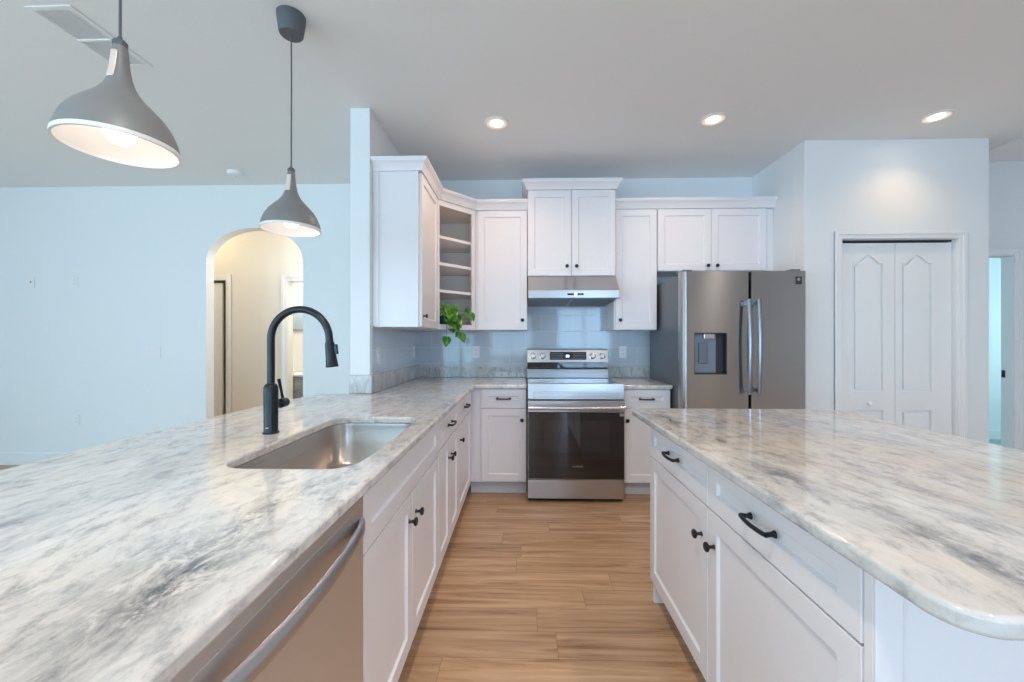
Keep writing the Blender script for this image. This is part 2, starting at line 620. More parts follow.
    def build(s, name, mat, parent=None, bevel=0.0, seg=2, smooth=35, loc=None, recalc=True):
        if recalc:
            bmesh.ops.recalc_face_normals(s.bm, faces=list(s.bm.faces))
        me = bpy.data.meshes.new(name)
        s.bm.to_mesh(me)
        s.bm.free()
        if smooth:
            for p in me.polygons:
                p.use_smooth = True
            me.set_sharp_from_angle(angle=math.radians(smooth))
        me.materials.append(mat)
        o = bpy.data.objects.new(name, me)
        COL.objects.link(o)
        if parent is not None:
            o.parent = parent
        if loc is not None:
            o.location = loc
        if bevel:
            md = o.modifiers.new('bevel', 'BEVEL')
            md.width = bevel
            md.segments = seg
            md.limit_method = 'ANGLE'
            md.angle_limit = math.radians(40)
            md.harden_normals = True
        return o


def tag(o, label, cat, group=None):
    o['label'] = label
    o['category'] = cat
    if group:
        o['group'] = group
    return o


def thing(name, label, cat, loc=(0, 0, 0), rz=0.0, group=None):
    o = bpy.data.objects.new(name, None)
    o.empty_display_size = 0.05
    COL.objects.link(o)
    o.location = loc
    o.rotation_euler = (0, 0, rz)
    return tag(o, label, cat, group)


def struct(o, label=None, cat=None):
    o['kind'] = 'structure'
    if label:
        o['label'] = label
    if cat:
        o['category'] = cat
    return o


def place(src, parent, loc, rot=None, scale=None):
    """copy of a small part, sharing its mesh"""
    c = src.copy()
    COL.objects.link(c)
    c.parent = parent
    c.location = loc
    if rot:
        c.rotation_euler = rot
    return c


def copy_tree(o, parent=None):
    c = o.copy()
    COL.objects.link(c)
    c.parent = parent
    for ch in list(o.children):
        copy_tree(ch, c)
    return c


def arc(cx, cy, r, a0, a1, n):
    return [(cx + r * math.cos(math.radians(a0 + (a1 - a0) * k / n)), cy + r * math.sin(math.radians(a0 + (a1 - a0) * k / n))) for k in range(n + 1)]


def rrect(x0, x1, y0, y1, r, n=8):
    return (arc(x1 - r, y0 + r, r, -90, 0, n) + arc(x1 - r, y1 - r, r, 0, 90, n) +
            arc(x0 + r, y1 - r, r, 90, 180, n) + arc(x0 + r, y0 + r, r, 180, 270, n))


def text_mesh(name, body, size, mat, parent, loc, rot, offset=0.0):
    cu_ = bpy.data.curves.new(name, 'FONT')
    cu_.body = body
    cu_.size = size
    cu_.align_x = 'CENTER'
    cu_.extrude = 0.0004
    cu_.offset = offset
    to = bpy.data.objects.new(name, cu_)
    COL.objects.link(to)
    bpy.context.view_layer.update()
    me = bpy.data.meshes.new_from_object(to.evaluated_get(bpy.context.evaluated_depsgraph_get()))
    me.name = name
    bpy.data.objects.remove(to)
    bpy.data.curves.remove(cu_)
    me.materials.clear()
    me.materials.append(mat)
    o = bpy.data.objects.new(name, me)
    COL.objects.link(o)
    o.parent = parent
    o.location = loc
    o.rotation_euler = rot
    return o


def add_second(o, mb, mat):
    """join more faces with a second material into an object's mesh"""
    me = o.data
    me.materials.append(mat)
    k = len(me.materials) - 1
    bmesh.ops.recalc_face_normals(mb.bm, faces=list(mb.bm.faces))
    for f in mb.bm.faces:
        f.material_index = k
    mb.bm.from_mesh(me)
    mb.bm.to_mesh(me)
    mb.bm.free()
    return o


# ------------------------------------------------------------------ the setting
KB = 3.91          # kitchen back wall
KL = -1.034        # kitchen face of the left stub wall
LW = 3.96          # living room wall with the arch
PF = 3.20          # pantry wall face
PS = 2.206         # pantry side wall
RW = 3.62          # wall beyond the pantry

struct(MB().box(-6.4, 7.4, -4.3, 7.3, -0.1, 0).build('floor', M['floor']), 'oak coloured vinyl plank floor', 'floor')
struct(MB().box(-6.4, 7.4, -4.3, 7.3, CEIL, CEIL + 0.1).build('ceiling', M['ceiling']), 'flat painted ceiling', 'ceiling')
# kitchen back wall, stub wall with the half wall under the bar
struct(MB().box(KL, PS + 0.12, KB, KB + 0.14, 0, CEIL).build('wall_back', M['wall']), 'kitchen back wall behind range and fridge', 'wall')
w = MB().box(-1.169, KL, 2.675, 4.08, 0, CEIL)
struct(MB().box(-1.169, KL - 0.001, 0.40, 2.674, 0, 0.882).build('wall_half', M['wall']), 'half wall under the bar side of the long counter', 'wall')
struct(w.build('wall_left', M['wall'], bevel=0.004), 'wall stub carrying the left upper cabinet', 'wall')
# living room wall with an arched opening
ax0, ax1, az, rise = -3.206, -2.21, 2.07, 0.34
archp = [(ax1, 0)] + [(0.5 * (ax0 + ax1) + 0.5 * (ax1 - ax0) * math.cos(math.radians(a)), az + rise * math.sin(math.radians(a))) for a in range(0, 181, 6)] + [(ax0, 0)]
outl = [(-6.4, 0), (-6.4, CEIL), (-1.169, CEIL), (-1.169, 0)] + archp
w = MB().prism([outl], LW, LW + 0.105, 'xz')
struct(w.build('wall_living', M['wall'], smooth=30), 'long living room wall with an arched opening', 'wall')
# pantry: side wall, front wall with the closet opening
pd0, pd1, pdz = 2.495, 3.369, 2.065
w = MB().box(PS, PS + 0.12, PF + 0.12, KB, 0, CEIL)
struct(w.build('wall_pantry', M['wall'], bevel=0.003), 'side wall beside the refrigerator', 'wall')
w = MB().prism([[(PS, 0), (PS, CEIL), (3.612, CEIL), (3.612, 0), (pd1, 0), (pd1, pdz), (pd0, pdz), (pd0, 0)]], PF, PF + 0.12, 'xz')
w.box(3.492, 3.612, PF + 0.12, RW, 0, CEIL)
struct(w.build('wall_front', M['wall'], bevel=0.004), 'pantry wall around the bifold door', 'wall')
w = MB().box(PS + 0.12, 3.492, KB - 0.02, KB + 0.05, 0, CEIL)
struct(w.build('wall_closet', M['wall']))
# wall beyond with the bedroom doorway
rd0, rd1, rdz = 3.66, 4.287, 2.015
w = MB().prism([[(3.50, 0), (3.50, CEIL), (5.5, CEIL), (5.5, 0), (rd1, 0), (rd1, rdz), (rd0, rdz), (rd0, 0)]], RW, RW + 0.085, 'xz')
struct(w.build('wall_right', M['wall']), 'wall with a doorway beyond the pantry', 'wall')
w = MB().box(5.4, 5.52, -4.2, 3.62, 0, CEIL)
struct(w.build('wall_east', M['wall']))
wy0, wy1, wz0, wz1 = -3.5, 0.3, 0.3, 2.4
w = MB().prism([[(-4.2, 0), (3.96, 0), (3.96, CEIL), (-4.2, CEIL)], [(wy0, wz0), (wy1, wz0), (wy1, wz1), (wy0, wz1)]], -6.4, -6.28, 'yz')
struct(w.build('wall_west', M['wall']))
f = MB().box(-6.37, -6.31, wy0, wy1, wz0, wz0 + 0.05).box(-6.37, -6.31, wy0, wy1, wz1 - 0.05, wz1)
for j in range(4):
    yc = wy0 + (wy1 - wy0 - 0.05) * j / 3
    f.box(-6.37, -6.31, yc, yc + 0.05, wz0 + 0.05, wz1 - 0.05)
wo = struct(f.build('window_5', M['trim'], bevel=0.004), 'unseen white framed window added for daylight from the left', 'window')  # unseen window, added to let the west fill light in
MB().box(-6.343, -6.337, wy0 + 0.02, wy1 - 0.02, wz0 + 0.02, wz1 - 0.02).build('pane', M['pane'], wo)
# bedroom beyond the doorway
w = MB().box(3.38, 7.4, 5.30, 5.42, 0, CEIL).box(3.38, 3.50, 3.70, 5.30, 0, CEIL)
w.box(5.38, 5.52, 3.62, 3.76, 0, CEIL)
w.box(7.22, 7.34, 3.74, 5.30, 0, 0.8).box(7.22, 7.34, 3.74, 5.30, 2.2, CEIL).box(7.22, 7.34, 3.74, 3.86, 0.8, 2.2).box(7.22, 7.34, 4.94, 5.30, 0.8, 2.2)
w.box(5.52, 7.34, 3.62, 3.74, 0, CEIL)
struct(w.build('wall_bedroom', M['wall']), 'bedroom walls beyond the doorway', 'wall')
struct(MB().box(3.50, 7.22, 3.706, 5.30, 0.0, 0.012).build('floor_bedroom', M['carpet']), 'grey green carpet seen through the doorway', 'floor')
struct(MB().box(3.50, 7.22, 5.285, 5.30, 0.012, 0.13).build('baseboard_bedroom', M['trim'], bevel=0.003))
# hall behind the arch and the bathroom behind it
hb = 5.10
hd0, hd1 = -4.62, -3.863
bd0, bd1 = -3.043, -2.25
w = MB().prism([[(-5.2, 0), (-5.2, CEIL), (-1.3, CEIL), (-1.3, 0), (bd1, 0), (bd1, 2.04), (bd0, 2.04), (bd0, 0), (hd1, 0), (hd1, 2.06), (hd0, 2.06), (hd0, 0)]], hb, hb + 0.11, 'xz')
w.box(-5.3, -5.2, 4.065, 6.3, 0, CEIL).box(-1.3, -1.2, 4.08, 6.3, 0, CEIL)
struct(w.build('wall_hall', M['hallwall']), 'warm lit hall wall behind the arch', 'wall')
w = MB().box(-5.2, -1.3, 6.0, 6.1, 0, CEIL).box(-3.72, -3.62, 5.21, 6.0, 0, CEIL)
struct(w.build('wall_bath', M['hallwall']), 'bathroom wall beyond the hall', 'wall')
# wall with the glazing behind the camera
ops = [(-5.6, -1.4, 0.0, 2.4), (-1.0, 0.3, 0.8, 2.1), (1.0, 2.6, 0.3, 2.35)]
w = MB()
xs = [-6.28]
for a, b, z0, z1 in ops:
    w.box(xs[-1], a, -4.15, -4.03, 0, CEIL)
    if z0 > 0:
        w.box(a, b, -4.15, -4.03, 0, z0)
    w.box(a, b, -4.15, -4.03, z1, CEIL)
    xs.append(b)
w.box(xs[-1], 5.4, -4.15, -4.03, 0, CEIL)
struct(w.build('wall_behind', M['wall']))
for k, (a, b, z0, z1) in enumerate(ops):
    f = MB()
    n = 3 if k == 0 else 2
    t = 0.05
    f.box(a, b, -4.12, -4.06, z0, z0 + t).box(a, b, -4.12, -4.06, z1 - t, z1)
    for j in range(n + 1):
        xc = a + (b - a) * j / n
        x0 = min(max(xc - t / 2, a), b - t)
        f.box(x0, x0 + t, -4.12, -4.06, z0 + t, z1 - t)
    wo = struct(f.build('window_%d' % (k + 1), M['trim'], bevel=0.004), 'white framed glazing on the daylight side', 'window')
    p = MB().box(a + 0.02, b - 0.02, -4.094, -4.088, z0 + 0.02, z1 - 0.02)
    p.build('pane', M['pane'], wo)
f = MB()
for (y0, y1, z0, z1) in ((3.86, 4.94, 0.8, 0.85), (3.86, 4.94, 2.15, 2.2), (3.86, 3.91, 0.85, 2.15), (4.89, 4.94, 0.85, 2.15)):
    f.box(7.25, 7.31, y0, y1, z0, z1)
struct(f.build('window_4', M['trim'], bevel=0.004))

# baseboards
struct(MB().box(-6.28, -3.206, LW - 0.014, LW, 0, 0.128).box(-2.21, -1.17, LW - 0.014, LW, 0, 0.128).build('baseboard_living', M['trim'], bevel=0.005),
       'white baseboard along the living room wall', 'baseboard')
struct(MB().box(3.44, 3.612, PF - 0.014, PF, 0, 0.128).box(2.22, 2.42, PF - 0.014, PF, 0, 0.128).build('baseboard_pantry', M['trim'], bevel=0.005))
struct(MB().box(-3.78, -3.13, hb - 0.014, hb, 0, 0.128).build('baseboard_hall', M['trim'], bevel=0.005))


def casing(name, x0, x1, z, y, wd=0.062, th=0.018, mat='trim', label=None):
    """stepped door casing on a wall face at y, facing -y"""
    m = MB()
    for (o0, o1, t) in ((0.004, wd, th * 0.6), (wd * 0.55, wd, th)):
        m.prism([[(x0 - o1, 0), (x0 - o1, z + o1), (x1 + o1, z + o1), (x1 + o1, 0), (x1 + o0, 0), (x1 + o0, z + o0), (x0 - o0, z + o0), (x0 - o0, 0)]], y - t, y, 'xz')
    return struct(m.build(name, M[mat], bevel=0.003), label, 'trim' if label else None)


casing('trim_1', pd0, pd1, pdz, PF, label='white casing around the bifold pantry door')
casing('trim_2', rd0, rd1, rdz, RW, label='white casing around the bedroom doorway')
casing('trim_3', hd0, hd1, 2.06, hb, 0.075, label='casing of the hall door behind the arch')
casing('trim_4', bd0, bd1, 2.04, hb, 0.085, label='casing of the bathroom doorway behind the arch')

# bifold pantry door with cathedral top panels
dr = bpy.data.objects.new('door_1', None)
COL.objects.link(dr)
dr.location = (pd0, PF + 0.035, 0)
struct(dr, 'white bifold pantry door with arched raised panels', 'door')
LWD = (pd1 - pd0 - 0.012) / 2


def arch_panel(x0, x1, z0, z1, rise_):
    pts = [(x0, z0), (x1, z0)]
    N = 40
    for k in range(N + 1):
        u = k / N
        s_ = abs(2 * u - 1)
        # flat shoulders that lift in an ogee to a rounded crown
        h = rise_ * math.sin(0.5 * PI * (1 - s_ / 0.84)) ** 1.5 if s_ < 0.84 else 0.0
        pts.append((x1 + (x0 - x1) * u, z1 - rise_ + h))
    return pts


def inset_poly(p, d):
    """shrink the panel outline towards its middle by about d"""
    xs_ = [q[0] for q in p]
    zs_ = [q[1] for q in p]
    cx_, cz_ = (min(xs_) + max(xs_)) / 2, (min(zs_) + max(zs_)) / 2
    hx, hz = (max(xs_) - min(xs_)) / 2, (max(zs_) - min(zs_)) / 2
    return [(cx_ + (q[0] - cx_) * (hx - d) / hx, cz_ + (q[1] - cz_) * (hz - d) / hz) for q in p]


for k in range(2):
    m = MB()
    x0 = 0.004 + k * (LWD + 0.004)
    m.box(x0, x0 + LWD, 0.018, 0.035, 0.012, pdz - 0.022)
    px0, px1 = ((2.612, 2.838), (2.985, 3.211))[k]
    px0, px1 = px0 - pd0, px1 - pd0
    up = arch_panel(px0 - 0.002, px1 + 0.002, 0.872, 1.945, 0.062)
    lo = [(px0, 0.2), (px1, 0.2), (px1, 0.725), (px0, 0.725)]
    m.prism([[(x0, 0.012), (x0 + LWD, 0.012), (x0 + LWD, pdz - 0.022), (x0, pdz - 0.022)], up, lo], 0.0, 0.018, 'xz')
    for pl in (up, lo):
        m.prism([inset_poly(pl, 0.020)], 0.004, 0.0185, 'xz')
    lf = m.build('leaf', M['trim'], dr, bevel=0.007, seg=2)
    if k == 0:
        kb = MB().lathe([(0.006, 0), (0.006, -0.012), (0.015, -0.02), (0.017, -0.03), (0.010, -0.038), (0, -0.039)], axis='y', seg=20)
        kb.build('knob', M['trim'], lf, loc=(x0 + LWD * 0.51, 0.0, 0.778))
tr = MB().box(0.0, pd1 - pd0, 0.004, 0.034, pdz - 0.012, pdz)
tr.build('track_shade', M['dark'], dr)  # dark strip paints the shadow in the gap above the leaves

# bedroom doorway: pocket door edge with its dark pull
pk = bpy.data.objects.new('door_2', None)
COL.objects.link(pk)
pk.location = (rd1, RW, 0)
struct(pk, 'white jamb of the open bedroom doorway with a black strike plate', 'door')
MB().box(-0.006, -0.0005, 0.001, 0.084, 0.0, rdz - 0.002).build('jamb_lining', M['trim'], pk, bevel=0.001)
MB().box(-0.009, -0.006, 0.050, 0.078, 0.945, 1.01).build('latch_plate', M['black'], pk, bevel=0.001)

# hall door, slightly ajar
hdz = bpy.data.objects.new('door_3', None)
COL.objects.link(hdz)
hdz.location = (hd0 + 0.01, hb + 0.03, 0)
hdz.rotation_euler = (0, 0, math.radians(0))
struct(hdz, 'hall door standing ajar behind the arch', 'door')
m = MB().box(0, 0.675, 0, 0.035, 0.012, 2.03)
m.prism([rrect(0.10, 0.60, 0.25, 0.85, 0.005, 1)], -0.006, 0, 'xz').prism([rrect(0.10, 0.60, 1.0, 1.9, 0.005, 1)], -0.006, 0, 'xz')
m.build('door_panel', M['trim'], hdz, bevel=0.004)

# ------------------------------------------------------------------ backsplash
struct(MB().box(KL, PS - 0.9, KB - 0.008, KB, 1.017, 1.84).build('trim_5', M['tilex']), 'grey glass tile backsplash on the back wall', 'backsplash')
struct(MB().box(KL, KL + 0.008, 2.70, KB - 0.008, 1.017, 1.375).build('trim_6', M['tiley']), 'grey glass tile backsplash on the left wall', 'backsplash')
o = MB().box(KL, 0.03, KB - 0.020, KB, 0.916, 1.017).build('granite_backsplash', M['granite_splash'], bevel=0.003)
tag(o, 'low granite strip on the back wall left of the range', 'backsplash')
o = MB().box(0.80, 1.222, KB - 0.020, KB, 0.916, 1.017).build('granite_backsplash', M['granite_splash'], bevel=0.003)
tag(o, 'low granite strip on the back wall between range and refrigerator', 'backsplash')
o = MB().box(KL, KL + 0.020, 2.676, KB - 0.021, 0.916, 1.04).build('granite_backsplash', M['granite_splash'], bevel=0.003)
tag(o, 'low granite strip along the left wall under the outlet', 'backsplash')
o = MB().box(-1.169, KL + 0.020, 2.654, 2.674, 0.916, 1.04).build('granite_backsplash', M['granite_splash'], bevel=0.003)
tag(o, 'short granite strip across the end of the wall stub', 'backsplash')

# ------------------------------------------------------------------ hardware prototypes (first use keeps the source)
_knob = MB().lathe([(0.0075, 0), (0.0075, -0.003), (0.0055, -0.006), (0.0055, -0.015), (0.010, -0.019), (0.0155, -0.023), (0.0158, -0.027), (0.012, -0.031), (0, -0.032)], axis='y', seg=20)
KNOB = _knob.build('knob', M['black'])
KNOB['label'] = 'small black round knob'
_p = MB()
L2 = 0.058
pp = [(-L2 + 2 * L2 * k / 16, -0.026 - 0.007 * math.sin(PI * k / 16), 0) for k in range(17)]
_p.tube(pp, [0.0062 if 0 < k < 16 else 0.005 for k in range(17)], seg=10, flat=0.8)
for sx in (-1, 1):
    _p.tube([(sx * (L2 - 0.006), 0, 0), (sx * (L2 - 0.006), -0.010, 0), (sx * (L2 - 0.002), -0.026, 0)], [0.010, 0.006, 0.0065], seg=12)
PULL = _p.build('handle', M['black'])
PULL['label'] = 'black arched bar pull'
_used = {'knob': False, 'pull': False}


def hardware(kind, parent, loc):
    src = KNOB if kind == 'knob' else PULL
    if not _used[kind]:
        _used[kind] = True
        src.parent = parent
        src.location = loc
        return src
    return place(src, parent, loc)


def front(root, name, x0, x1, z0, z1, hw=None, rail=0.057):
    d = MB().shaker(x0, x1, z0, z1, rail=rail).build(name, M['cab'], root, bevel=0.0015)
    if hw == 'pull':
        hardware('pull', d, ((x0 + x1) / 2, -0.02, (z0 + z1) / 2))
    elif hw:
        hardware('knob', d, (hw[0], -0.02, hw[1]))
    return d


ZB, ZD, ZT = 0.125, 0.716, 0.876      # bottom of doors, door/drawer gap, top of drawer fronts


def base_cabinet(label, loc, rz, w, fronts, d=0.59, fill=(0, 0), name='base_cabinet'):
    r = thing(name, label, 'cabinet', loc, rz, 'white base cabinets')
    c = MB()
    if 'sink' in name:      # open topped box so that the basin hangs free inside
        c.box(0, 0.018, 0, d, 0.112, 0.882).box(w - 0.018, w, 0, d, 0.112, 0.882).box(0.018, w - 0.018, 0, d, 0.112, 0.130)
        c.box(0.018, w - 0.018, d - 0.01, d, 0.130, 0.882).box(0.018, w - 0.018, 0, 0.014, 0.130, 0.882)
    else:
        c.box(-fill[0], w + fill[1], 0.0, d, 0.112, 0.882)
    c.build('cabinet_box', M['cab'], r, bevel=0.001)
    MB().box(-fill[0], w + fill[1], 0.065, 0.085, 0.0, 0.112).build('toe_kick', M['toe'], r)
    for f in fronts:
        front(r, *f)
    return r


G = 0.002
# ---- left run (front faces +x): local x runs along +y
RL = PI / 2
FX = -0.44
w = 0.94
base_cabinet('white sink base cabinet with two doors and a false drawer front under the sink', (FX, 1.038, 0), RL, w,
             [('drawer_front', G, w - G, ZD - 0.012, ZT, None),
              ('door', G, w / 2 - G, ZB, ZD - 0.018, (w / 2 - 0.045, 0.605)),
              ('door', w / 2 + G, w - G, ZB, ZD - 0.018, (w / 2 + 0.045, 0.605))], name='sink_base_cabinet')
w = 0.61
base_cabinet('white base cabinet with one drawer over two doors, beside the sink base', (FX, 1.98, 0), RL, w,
             [('drawer', G, w - G, ZD + 0.005, ZT, 'pull'),
              ('door', G, w / 2 - G, ZB, ZD - 0.002, (w / 2 - 0.04, 0.612)),
              ('door', w / 2 + G, w - G, ZB, ZD - 0.002, (w / 2 + 0.04, 0.612))])
w = 0.615
base_cabinet('white base cabinet with a drawer over a single door, nearest the inner corner', (FX, 2.592, 0), RL, w,
             [('drawer', G, w - G, ZD + 0.005, ZT, 'pull'),
              ('door', G, w - G, ZB, ZD - 0.002, (0.06, 0.612))], fill=(0, 0.045))
# ---- back run (front faces -y)
FY = 3.282
w = 0.372
base_cabinet('white base cabinet with drawer and door left of the range', (-0.344, FY, 0), 0, w,
             [('drawer', G, w - G, ZD + 0.008, ZT, 'pull'),
              ('door', G, w - G, ZB, ZD + 0.0, (w - 0.036, 0.628))], d=KB - FY - 0.002, fill=(0.094, 0))
w = 0.385
base_cabinet('white base cabinet with drawer and door between range and refrigerator', (0.805, FY, 0), 0, w,
             [('drawer', G, w - G, ZD + 0.008, ZT, 'pull'),
              ('door', G, w - G, ZB, ZD + 0.0, (0.036, 0.628))], d=KB - FY - 0.002)
# ---- island (front faces -x): local x runs along -y
IX = 0.635
w = 1.212
r = base_cabinet('white island cabinet with two drawers over two doors', (IX, 1.955, 0), -PI / 2, w,
                 [('drawer', G, w / 2 - G, ZD + 0.003, ZT, 'pull'),
                  ('drawer', w / 2 + G, w - G, ZD + 0.003, ZT, 'pull'),
                  ('door', G, w / 2 - G, ZB, ZD - 0.003, (w / 2 - 0.045, 0.607)),
                  ('door', w / 2 + G, w - G, ZB, ZD - 0.003, (w / 2 + 0.045, 0.607))], d=0.60, name='island_cabinet')
# end panels and the seating side of the island
MB().box(w + 0.001, w + 0.020, -0.018, 0.60, 0.0, 0.882).box(w + 0.0205, w + 0.026, -0.018, 0.030, 0.0, 0.882).build('end_panel', M['cab'], r, bevel=0.0015)
MB().box(-0.020, -0.001, 0.0, 0.60, 0.0, 0.882).build('end_panel', M['cab'], r, bevel=0.0015)
MB().box(-0.02, w + 0.02, 0.601, 0.62, 0.0, 0.882).build('back_panel', M['cab'], r, bevel=0.0015)
# ---- peninsula end panel beside the dishwasher
o = MB().box(-1.032, -0.425, 0.40, 0.426, 0, 0.882).build('cabinet_end_panel', M['cab'], bevel=0.0015)
tag(o, 'white end panel closing the peninsula beside the dishwasher', 'cabinet')

# ------------------------------------------------------------------ countertops
CT0, CT1 = 0.883, 0.915
sink_hole = rrect(-0.870, -0.477, 1.100, 1.852, 0.085)


def bow(y):
    return -1.462 + 0.06 * ((y - 1.6) / 0.9) ** 2


back = [(bow(2.5 - 0.05 * k), 2.5 - 0.05 * k) for k in range(44)]
outline = [(-0.395, 0.36), (-0.395, 3.225), (-0.385, 3.237), (0.030, 3.237), (0.030, KB), (KL, KB), (KL, 2.674), (-1.17, 2.674),
           (-1.28, 2.668), (-1.335, 2.645), (-1.375, 2.59)] + back + [(-1.30, 0.36)]
o = MB().prism([outline, sink_hole], CT0, CT1).build('countertop', M['granite'], bevel=0.009, seg=3, smooth=40)
tag(o, 'long pale granite countertop with the sink, wrapping left of the range', 'countertop')
o = MB().prism([[(0.798, 3.237), (1.195, 3.237), (1.205, 3.247), (1.205, KB), (0.798, KB)]], CT0, CT1).build('countertop', M['granite'], bevel=0.007, seg=3, smooth=40)
tag(o, 'short granite countertop between range and refrigerator', 'countertop')
o = MB().prism([arc(1.566, 0.590, 0.062, -90, 0, 8) + arc(1.588, 2.095, 0.04, 0, 90, 8) + arc(0.598, 2.105, 0.03, 90, 180, 8) + arc(0.630, 0.590, 0.062, 180, 270, 8)], CT0, CT1).build('countertop', M['granite_island'], bevel=0.009, seg=3, smooth=40)
tag(o, 'large granite island countertop with rounded corners', 'countertop')

# ------------------------------------------------------------------ sink and faucet
r = thing('kitchen_sink', 'undermount stainless steel sink basin in the long granite counter', 'sink', (-0.711, 1.454, CT0))
m = MB()
bm = m.bm


def ring(x0, x1, y0, y1, rad, z):
    return [bm.verts.new((u + 0.711, v - 1.454, z)) for u, v in rrect(x0, x1, y0, y1, rad)]


hx0, hx1, hy0, hy1 = -0.870, -0.477, 1.100, 1.852


def rg(d, rad, z):
    return ring(hx0 - d, hx1 + d, hy0 - d, hy1 + d, rad, z)


rings = [rg(0.012, 0.09, -0.0015), rg(0.007, 0.09, -0.0015), rg(0.006, 0.088, -0.012), rg(-0.002, 0.08, -0.175), rg(-0.024, 0.07, -0.20),
         ring(-0.711 - 0.039, -0.711 + 0.039, 1.442, 1.520, 0.038, -0.208)]
for a, b in zip(rings, rings[1:]):
    for k in range(len(a)):
        bm.faces.new((a[k], a[(k + 1) % len(a)], b[(k + 1) % len(b)], b[k]))
bm.faces.new(rings[-1])
for f in bm.faces:
    f.normal_flip()
ob = m.build('basin', M['steelsink'], r, smooth=50, recalc=False)
sd = ob.modifiers.new('thick', 'SOLIDIFY')
sd.thickness = 0.0015
sd.offset = -1
MB().lathe([(0.044, 0), (0.044, 0.003), (0.034, 0.004), (0.030, 0.001), (0, 0.001)], (0, 0.027, -0.207), seg=28).build('drain', M['handle'], r)

r = thing('kitchen_faucet', 'matte black gooseneck faucet standing behind the sink', 'faucet', (-0.972, 1.517, CT1))
MB().lathe([(0.029, 0), (0.029, 0.004), (0.0255, 0.007), (0.0245, 0.012), (0.0255, 0.155), (0.025, 0.178), (0.020, 0.188), (0.0145, 0.192)], seg=32).build('faucet_body', M['faucet'], r)
pts = [(0, 0, 0.18), (0, 0, 0.25), (0, 0, 0.32), (0, 0, 0.363)]
R = 0.114
pts += [(R - R * math.cos(math.radians(a)), 0, 0.363 + R * math.sin(math.radians(a))) for a in range(8, 177, 8)]
pts += [(2 * R + 0.001, 0, 0.350)]
MB().tube(pts, 0.0138, seg=16).build('spout', M['faucet'], r)
hp = MB().lathe([(0.0155, 0.0), (0.0175, -0.012), (0.0195, -0.06), (0.0225, -0.090), (0.0235, -0.095), (0.021, -0.098), (0, -0.096)], (0, 0, 0), seg=24)
hp.box(0.017, 0.028, -0.006, 0.006, -0.05, -0.012)
hd = hp.build('spray_head', M['faucet'], r, loc=(2 * R + 0.001, 0, 0.352), bevel=0.001)
hd.rotation_euler = (0, math.radians(-6), 0)
hm = MB().lathe([(0.011, 0.020), (0.011, 0.055), (0.0185, 0.058), (0.0195, 0.075), (0.0185, 0.095), (0.014, 0.1), (0, 0.101)], (0, 0, 0.105), axis='y', seg=24)
hm.tube([(0, 0.078, 0.115), (-0.004, 0.072, 0.155), (-0.008, 0.062, 0.203)], [0.0058, 0.005, 0.0065], seg=12)
hm.build('lever_handle', M['faucet'], r)
MB().box(-0.006, 0.006, -0.0258, -0.0235, 0.022, 0.026).build('logo', M['silver'], r)

# ------------------------------------------------------------------ dishwasher
r = thing('dishwasher', 'stainless dishwasher with a curved bar handle under the counter', 'dishwasher', (FX, 0.430, 0), RL)
W = 0.604
MB().box(0.0, W, 0.0, 0.57, 0.10, 0.868).build('tub', M['dark'], r)
m = MB().box(0.003, W - 0.003, -0.024, -0.001, 0.105, 0.845)
m.build('door_panel', M['steely'], r, bevel=0.0008)
MB().box(0.003, W - 0.003, -0.024, -0.001, 0.8452, 0.868).build('control_strip', M['steely'], r, bevel=0.0004)
MB().box(0.0, W, 0.05, 0.065, 0.0, 0.10).build('toe_kick', M['dark'], r)
hpnt = []
for k in range(25):
    u = k / 24
    hpnt.append((0.022 + (W - 0.044) * u, -0.026 - 0.034 * math.sin(PI * u) ** 0.6, 0.802))
MB().tube(hpnt, 0.020, seg=18, flat=0.5).build('handle', M['dhandle'], r)

# ------------------------------------------------------------------ upper cabinets
UZ0, UZ1 = 1.368, 2.438
UF = 3.59     # carcass front; doors stand 20 mm proud


def upper(label, loc, rz, w, d, z0, z1, doors, fill=0.0):
    r_ = thing('upper_cabinet', label, 'cabinet', loc, rz, 'white upper cabinets')
    MB().box(0, w + fill, 0.0, d, z0, z1).build('cabinet_box', M['cab'], r_, bevel=0.001)
    for (a, b, kx, kz) in doors:
        front(r_, 'door', a, b, z0 + 0.003, z1 - 0.003, (kx, kz))
    return r_


w = 3.277 - 2.730
r = upper('white upper cabinet on the left wall, its side panel facing the sink', (-0.72, 2.730, 0), RL, w, 0.313, UZ0, UZ1, [(0.02, w - 0.004, 0.062, 1.445)])
MB().box(-0.006, 0.0, 0.272, 0.313, UZ0, UZ1).build('scribe_strip', M['cab'], r, bevel=0.001)
w = 0.462
upper('white single door upper cabinet left of the range hood', (-0.424, UF, 0), 0, w, KB - UF - 0.001, UZ0, UZ1, [(0.022, w - 0.003, w - 0.043, 1.455)])
w = 0.764
upper('tall set forward white double door cabinet above the range hood', (0.041, 3.52, 0), 0, w, KB - 3.521, 1.838, 2.588,
      [(0.003, w / 2 - 0.002, w / 2 - 0.042, 1.920), (w / 2 + 0.002, w - 0.003, w / 2 + 0.042, 1.920)])
w = 0.378
upper('narrow white single door upper cabinet right of the range hood', (0.808, UF, 0), 0, w, KB - UF - 0.001, UZ0, UZ1, [(0.012, w - 0.004, 0.05, 1.455)])
w = 0.955
upper('short white double door cabinet above the refrigerator', (1.190, UF, 0), 0, w, KB - UF - 0.001, 1.888, UZ1,
      [(0.003, w / 2 - 0.012, w / 2 - 0.045, 1.932), (w / 2 - 0.008, w - 0.012, w / 2 + 0.035, 1.932)], fill=PS - 1.190 - w - 0.001)
